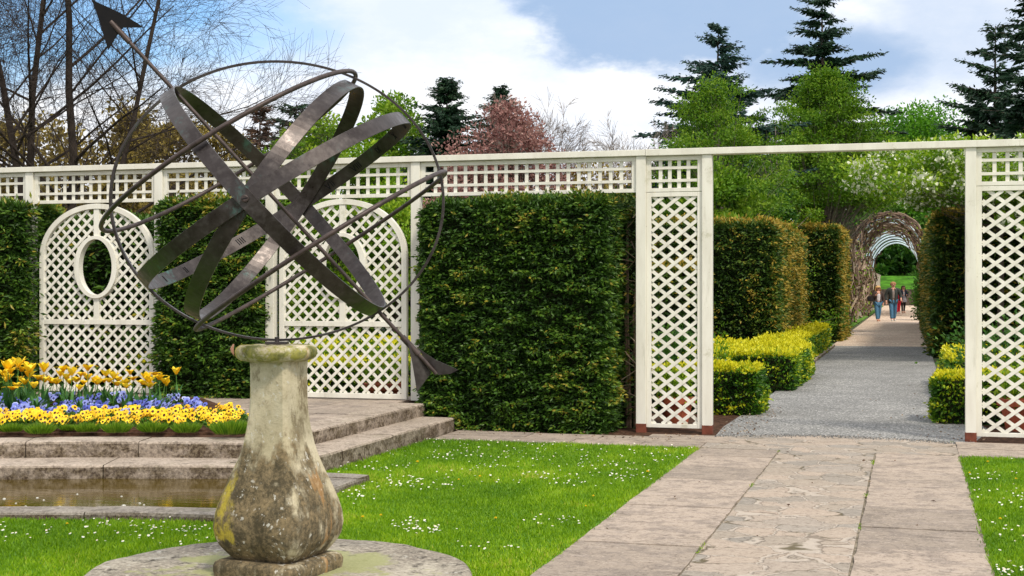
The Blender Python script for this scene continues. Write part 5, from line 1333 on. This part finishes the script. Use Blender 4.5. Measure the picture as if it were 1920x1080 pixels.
# ================================================================== END OF THE PATH: wall, arches, vines, bank
wall = MB(); rings = []
for i in range(26):
    v = 44 + i * 2.6; rings.append([(0.30 + random.uniform(-.03, .03), v, 0), (0.32 + random.uniform(-.03, .03), v, 2.5), (0.36, v, 2.64), (-0.20, v, 2.64), (-0.15, v, 0)])
wall.loft(rings); o = wall.build("stone_wall", M['rubble'], loc=(OX, OY, 0), rot=GROT); tag(o, "old pale rubble wall along the left of the far path under the arches", "wall")
perg = thing("arch_tunnel", "tunnel of pale blue iron hoops spanning the far path", "pergola", (OX, OY, 0), GROT)
for v in [64, 66.5, 70, 74, 83, 86.5, 91, 96, 102, 108]:
    m = MB(); pts = [(3.62, v, 0.0), (3.62, v, 1.4)] + [(1.635 + 1.985 * math.cos(a), v, 2.64 + 2.72 * math.sin(a)) for a in np.linspace(0, math.pi, 29)] + [(-0.35, v, 1.2)]
    m.tube(pts, 0.06 if v < 80 else .07, 6); m.build("hoop", M['hoop'], perg, smooth=True)
m = MB()
for a in np.linspace(0.25, math.pi - .25, 7): x, z = 1.635 + 1.985 * math.cos(a), 2.64 + 2.72 * math.sin(a); m.tube([(x, 64, z), (x, 85.5, z)], .03, 5)
m.build("tie_rods", M['hoop'], perg)
vine = MB(); S0, S1, q0, q1, tt = [], [], [], [], []
for i in range(330):
    v0 = 62.5 + random.random() ** 1.3 * 19; a = random.uniform(-.25, math.pi + .3); p = None; da = random.choice((-1, 1)) * random.uniform(.05, .22); thick = random.uniform(.02, .055); rt = random.random()
    off = random.gauss(0.05, .16)
    for s in range(random.randint(4, 10)):
        a2 = a + da * s + random.gauss(0, .05); v = v0 + s * random.uniform(-.3, .5); off += random.gauss(0, .07)
        q = (1.635 + (2.02 + off) * math.cos(a2), v, 2.64 + (2.76 + off) * math.sin(a2)) if 0 <= a2 <= math.pi else ((3.65 if a2 < 0 else -.35) + off * .8, v, max(0.05, 2.64 - 4.0 * (-a2 if a2 < 0 else a2 - math.pi)))
        if p is not None: S0.append(p); S1.append(q); q0.append(thick); q1.append(thick * .85); tt.append(rt)
        p = q
for i in range(300):                                     # stems climbing the wall face
    v = 40 + random.random() ** 1.4 * 38; x = .42 + random.gauss(0, .14) ; z = random.uniform(0, 2.8); p = (x, v, z); rt = random.random(); th = random.uniform(.015, .05)
    for s in range(5):
        q = (p[0] + random.gauss(0, .10), p[1] + random.gauss(0, .5), max(.02, p[2] + random.gauss(.12, .25))); S0.append(p); S1.append(q); q0.append(th); q1.append(th * .8); tt.append(rt); p = q
vine.cones(S0, S1, q0, q1, 5, np.array(tt)); n = 1500; k = R.integers(0, len(S0), n)
o = vine.build("climbing_vine", M['vine'], loc=(OX, OY, 0), rot=GROT); tag(o, "tangle of bare brown climber stems over the nearest arches and wall", "climber")
leafm = MB(); c_ = np.array(S0)[k] + R.normal(0, .12, (n, 3)); leafm.leaves(c_, R.normal(0, 1, (n, 3)), .14, .08, R.random(n)); leafm.build("leaves", M['lime'], o)
# bank and cross wall at the end
m = MB(); m.box(-14, 20, 111.0, 111.6, 0, 1.42); o = m.build("end_wall", M['bark'], loc=(OX, OY, 0), rot=GROT); tag(o, "low dark stone wall across the far end of the path", "wall")
m = MB(); V = [(x, y, z) for (y, z) in ((111.6, 1.40), (114, 1.7), (118, 2.65), (135, 2.7)) for x in (-16, 22)]; m.add(V, [(0, 1, 3, 2), (2, 3, 5, 4), (4, 5, 7, 6)]); struct(m.build("grass_bank", M['bankgrass'], loc=(OX, OY, 0), rot=GROT))
m = MB(); m.prism([(0.36, 30), (0.60, 30), (0.60, 110), (0.36, 110)], -.02, .03); struct(m.build("grass_verge", M['lawn'], loc=(OX, OY, 0), rot=GROT))
for i, (px, Z, top, hw, wd) in enumerate([(1630, 140, 405, 38, "dark tree beyond the left side of the arches"), (1690, 146, 395, 44, "dark tree closing the view straight down the path"), (1745, 138, 410, 40, "dark tree beyond the right side of the arches")]):
    tree("far_tree", wd, px, Z, top, hw, 'mid', 60, 5000, 0.55, bottom=.12, cl_r=.22, group="dark trees beyond the path")
u3 = UV(X_at(1722, 66), 66)
shrub("path_shrub", "rounded bush leaning over the right edge of the far path beside the arches", 1730, 66, .55, 2.0, 'mid', 2600, leaf=.16)

# ================================================================== PEOPLE
def skin(name, joints, edges, mat, parent, sub=2, root=0):
    me = bpy.data.meshes.new(name); me.from_pydata([j[0] for j in joints], edges, []); me.update()
    o = bpy.data.objects.new(name, me); COL.objects.link(o); o.parent = parent
    sm = o.modifiers.new("skin", 'SKIN'); sm.use_smooth_shade = True
    for i, j in enumerate(joints):
        rv = me.skin_vertices[0].data[i]; r = j[1]; rv.radius = (r, r) if isinstance(r, (int, float)) else r; rv.use_root = (i == root)
    s = o.modifiers.new("sub", 'SUBSURF'); s.levels = sub; s.render_levels = sub
    me.materials.append(mat); return o
def person(lab, px, foot_y, h, yaw, spec, group="people walking up the far path"):
    Z = Z_at(foot_y, 0.006); root = thing("person", lab, "person", (X_at(px, Z), Z, 0.006), yaw, group)
    k = h / 1.75; b = 1.15
    hipw, shw = .082 * b, spec.get('sh', .17) * b
    st = spec.get('stride', .16); la, ra = spec['arms']
    def S(p): return (p[0] * k, p[1] * k, p[2] * k)
    J = [((0, 0, .95), .105 * b), ((0, .01, 1.12), .105 * b), ((0, 0, 1.30), .125 * b), ((0, 0, 1.42), .075 * b), ((0, -.01, 1.50), .052), ((0, -.03, 1.58), .082 * b), ((0, -.035, 1.66), .105 * b), ((0, -.02, 1.72), .075 * b),
         ((-hipw, 0, .88), .078 * b), ((-hipw * 1.0, -st * .6, .50), .056 * b), ((-hipw * .95, -st, .08), .040 * b), ((-hipw * 1.15, -st - .12, .035), .035),
         ((hipw, 0, .88), .078 * b), ((hipw * 1.0, st * .3, .50), .056 * b), ((hipw * .95, st, .10), .040 * b), ((hipw * 1.15, st - .12, .035), .035),
         ((-shw, 0, 1.40), .065 * b), (la[0], .048 * b), (la[1], .034 * b), ((shw, 0, 1.40), .065 * b), (ra[0], .048 * b), (ra[1], .034 * b)]
    E = [(0, 1), (1, 2), (2, 3), (3, 4), (4, 5), (5, 6), (6, 7), (0, 8), (8, 9), (9, 10), (10, 11), (0, 12), (12, 13), (13, 14), (14, 15), (3, 16), (16, 17), (17, 18), (3, 19), (19, 20), (20, 21)]
    for wi, sg in ((18, -1), (21, 1)):                       # palm and five fingers
        w = np.array(J[wi][0]); el = np.array(J[wi - 1][0]); d = w - el; d /= np.linalg.norm(d); sd = np.cross(d, [0, 1.0, .2]); sd /= np.linalg.norm(sd)
        J.append((tuple(w + d * .06), .034)); E.append((wi, len(J) - 1)); pi = len(J) - 1
        for f, ln in zip((-.024, -.008, .008, .024), (.055, .068, .062, .048)):
            J.append((tuple(w + d * .10 + sd * f), .010)); E.append((pi, len(J) - 1)); J.append((tuple(w + d * (.10 + ln) + sd * f * 1.1 + np.array([0, -.015, 0])), .008)); E.append((len(J) - 2, len(J) - 1))
        J.append((tuple(w + d * .075 + sd * .042 * -sg + np.array([0, -.02, 0])), .010)); E.append((pi, len(J) - 1))
    skin("body", [(S(p), r * k) for p, r in J], E, M['skin'], root, 2)
    def part(name, idx, ed, grow, mat, over={}):
        m_ = {i: n_ for n_, i in enumerate(idx)}
        JJ = [(S(over.get(i, J[i][0])), (J[i][1] + grow) * k) for i in idx]
        return skin(name, JJ, [(m_[a], m_[c]) for a, c in ed], mat, root, 2)
    tro = [0, 8, 9, 10, 12, 13, 14]; te = [(0, 8), (8, 9), (9, 10), (0, 12), (12, 13), (13, 14)]
    part("trousers", tro, te, spec.get('flare', .022), M[spec['legs']])
    for nm, a, c in (("shoe", 10, 11), ("shoe", 14, 15)):
        A, B = J[a][0], J[c][0]; skin(nm, [(S((A[0], A[1] + .03, .045)), .045 * k), (S((B[0], B[1] - .06, .035)), .04 * k)], [(0, 1)], M[spec['shoe']], root, 2)
    if spec.get('skirt'):
        m = MB(); m.lathe([(.15 * k, 1.12 * k), (.19 * k, .95 * k), (.235 * k, .72 * k), (.225 * k, .70 * k)], 20); m.build("skirt", M[spec['skirt']], root, smooth=True)
    inner = part("top", [0, 1, 2, 3], [(0, 1), (1, 2), (2, 3)], .022, M[spec['top']], {0: (0, 0, .93)})
    # open jacket: sleeves plus two front halves and a back, leaving the top showing down the middle
    jk = M[spec['jacket']]
    part("jacket", [3, 16, 17, 18, 19, 20, 21], [(3, 16), (16, 17), (17, 18), (3, 19), (19, 20), (20, 21)], .024, jk, {3: (0, .035, 1.42)})
    m = MB(); rings = []; op = spec.get('open', .55); jl = spec.get('jlen', .84)
    for z, rx, ry in ((jl, .195, .165), (.95, .19, .16), (1.10, .175, .15), (1.28, .19, .16), (1.40, .18, .14), (1.46, .10, .09)):
        o_ = []; wd = op * (1.0 if z > 1.05 else .7); 
        for a in np.linspace(-math.pi / 2 + wd / 2, 1.5 * math.pi - wd / 2, 22): o_.append((rx * b * math.cos(a) * k, (ry * math.sin(a)) * k, z * k))
        inn = [(x * .93, y * .93, z_) for x, y, z_ in o_[::-1]]; rings.append(o_ + inn)
    m.loft(rings); m.build("jacket_body", jk, root, smooth=True)
    # hair and face
    hm = MB(); hl = spec.get('hair_len', 0.0); rings = []
    hc = np.array(S((0, -.02, 1.665)))
    for th in np.linspace(0.05, math.pi * .5, 6):
        rings.append([tuple(hc + np.array([math.cos(a) * .118 * b * math.sin(th), math.sin(a) * .128 * math.sin(th) + .012, .105 * math.cos(th)]) * k) for a in np.linspace(0, 2 * math.pi, 25)[:-1]])
    hm.loft(rings, True, False)
    rings = []
    for z in np.linspace(0, -(.07 + hl), 5):
        rr_ = 1.0 + (.10 if hl else -.05) * math.sin(min(1, -z / (.07 + hl)) * 2.6)
        o_ = [tuple(hc + np.array([math.cos(a) * .118 * b * rr_, math.sin(a) * .128 * rr_ + .012, z]) * k) for a in np.linspace(-.35 if hl else .05, math.pi + (.35 if hl else -.05), 17)]
        inn = [tuple(hc + (np.array(p) - hc) * [.88, .88, 1]) for p in o_[::-1]]; rings.append(o_ + inn)
    hm.loft(rings); hm.build("hair", M[spec['hair']], root, smooth=True)
    fm = MB()
    for sx in (-1, 1): c_ = S((sx * .036, -.142, 1.660)); fm.box(c_[0] - (.03 if spec.get('glasses') else .013) * k, c_[0] + (.03 if spec.get('glasses') else .013) * k, c_[1] - .008, c_[1] + .02, c_[2] - (.018 if spec.get('glasses') else .007) * k, c_[2] + (.014 if spec.get('glasses') else .007) * k)
    c_ = S((0, -.126, 1.60)); fm.box(c_[0] - .026 * k, c_[0] + .026 * k, c_[1] - .006, c_[1] + .02, c_[2] - .006, c_[2] + .006)
    fm.build("face_features", M['feature'] if not spec.get('glasses') else M['black'], root)
    nm = MB(); nm.loft([[S((-.012, -.115, 1.655)), S((.012, -.115, 1.655)), S((0, -.105, 1.66))], [S((-.016, -.138, 1.625)), S((.016, -.138, 1.625)), S((0, -.11, 1.62))]]); nm.build("nose", M['skin'], root)
    return root, k
p1, k1 = person("woman with blond hair and sunglasses in wide blue jeans carrying a dark shoulder bag", 1646, 602.5, 1.62, D2R(8),
    dict(arms=[((-.30, .02, 1.14), (-.17, -.16, 1.30)), ((.30, .02, 1.12), (.27, -.02, .90))], legs='denim', flare=.035, shoe='tanshoe', top='topwhite', jacket='cardigan', hair='blond', hair_len=.12, glasses=True, open=1.0, stride=.16, jlen=.98))
m = MB(); rings = []
for z, w in ((-.13, .10), (-.10, .15), (0, .17), (.08, .15), (.10, .10)): rings.append([(w * math.cos(a), .07 * math.sin(a), z) for a in np.linspace(0, 2 * math.pi, 13)[:-1]])
m.loft(rings); m.tube([(-.12, 0, .08), (-.02, .0, .34), (.06, 0, .46), (.13, 0, .34), (.14, 0, .08)], .012, 6)
bg = m.build("shoulder_bag", M['black'], loc=(p1.location.x - .34, p1.location.y - .06, 1.06)); tag(bg, "dark bag hanging from the blond woman's shoulder", "bag")
person("tall man in dark green jacket and blue jeans on the far path", 1674.5, 602.0, 1.80, D2R(-4),
    dict(arms=[((-.33, .02, 1.14), (-.32, -.08, .90)), ((.34, .02, 1.14), (.33, -.10, 1.02))], legs='denim', flare=.03, shoe='shoe', top='jumper', jacket='jacket', hair='sandy', open=.55, stride=.19, sh=.19, jlen=.80))
person("dark haired woman in navy jacket, pale skirt and black leggings", 1693.5, 587, 1.66, D2R(5),
    dict(arms=[((-.27, .02, 1.14), (-.16, -.20, 1.14)), ((.28, .02, 1.13), (.14, -.22, 1.16))], legs='black', flare=.008, shoe='tanshoe', top='topwhite', jacket='navy', hair='darkhair', hair_len=.14, skirt='skirt', open=.5, stride=.08, jlen=.98))
person("person in bright red trousers mostly hidden behind the man", 1684, 588, 1.50, D2R(0),
    dict(arms=[((-.26, .02, 1.14), (-.26, -.04, .92)), ((.26, .02, 1.14), (.26, -.04, .92))], legs='red', flare=.02, shoe='shoe', top='red', jacket='navy', hair='darkhair', open=.4, stride=.10, jlen=.90))
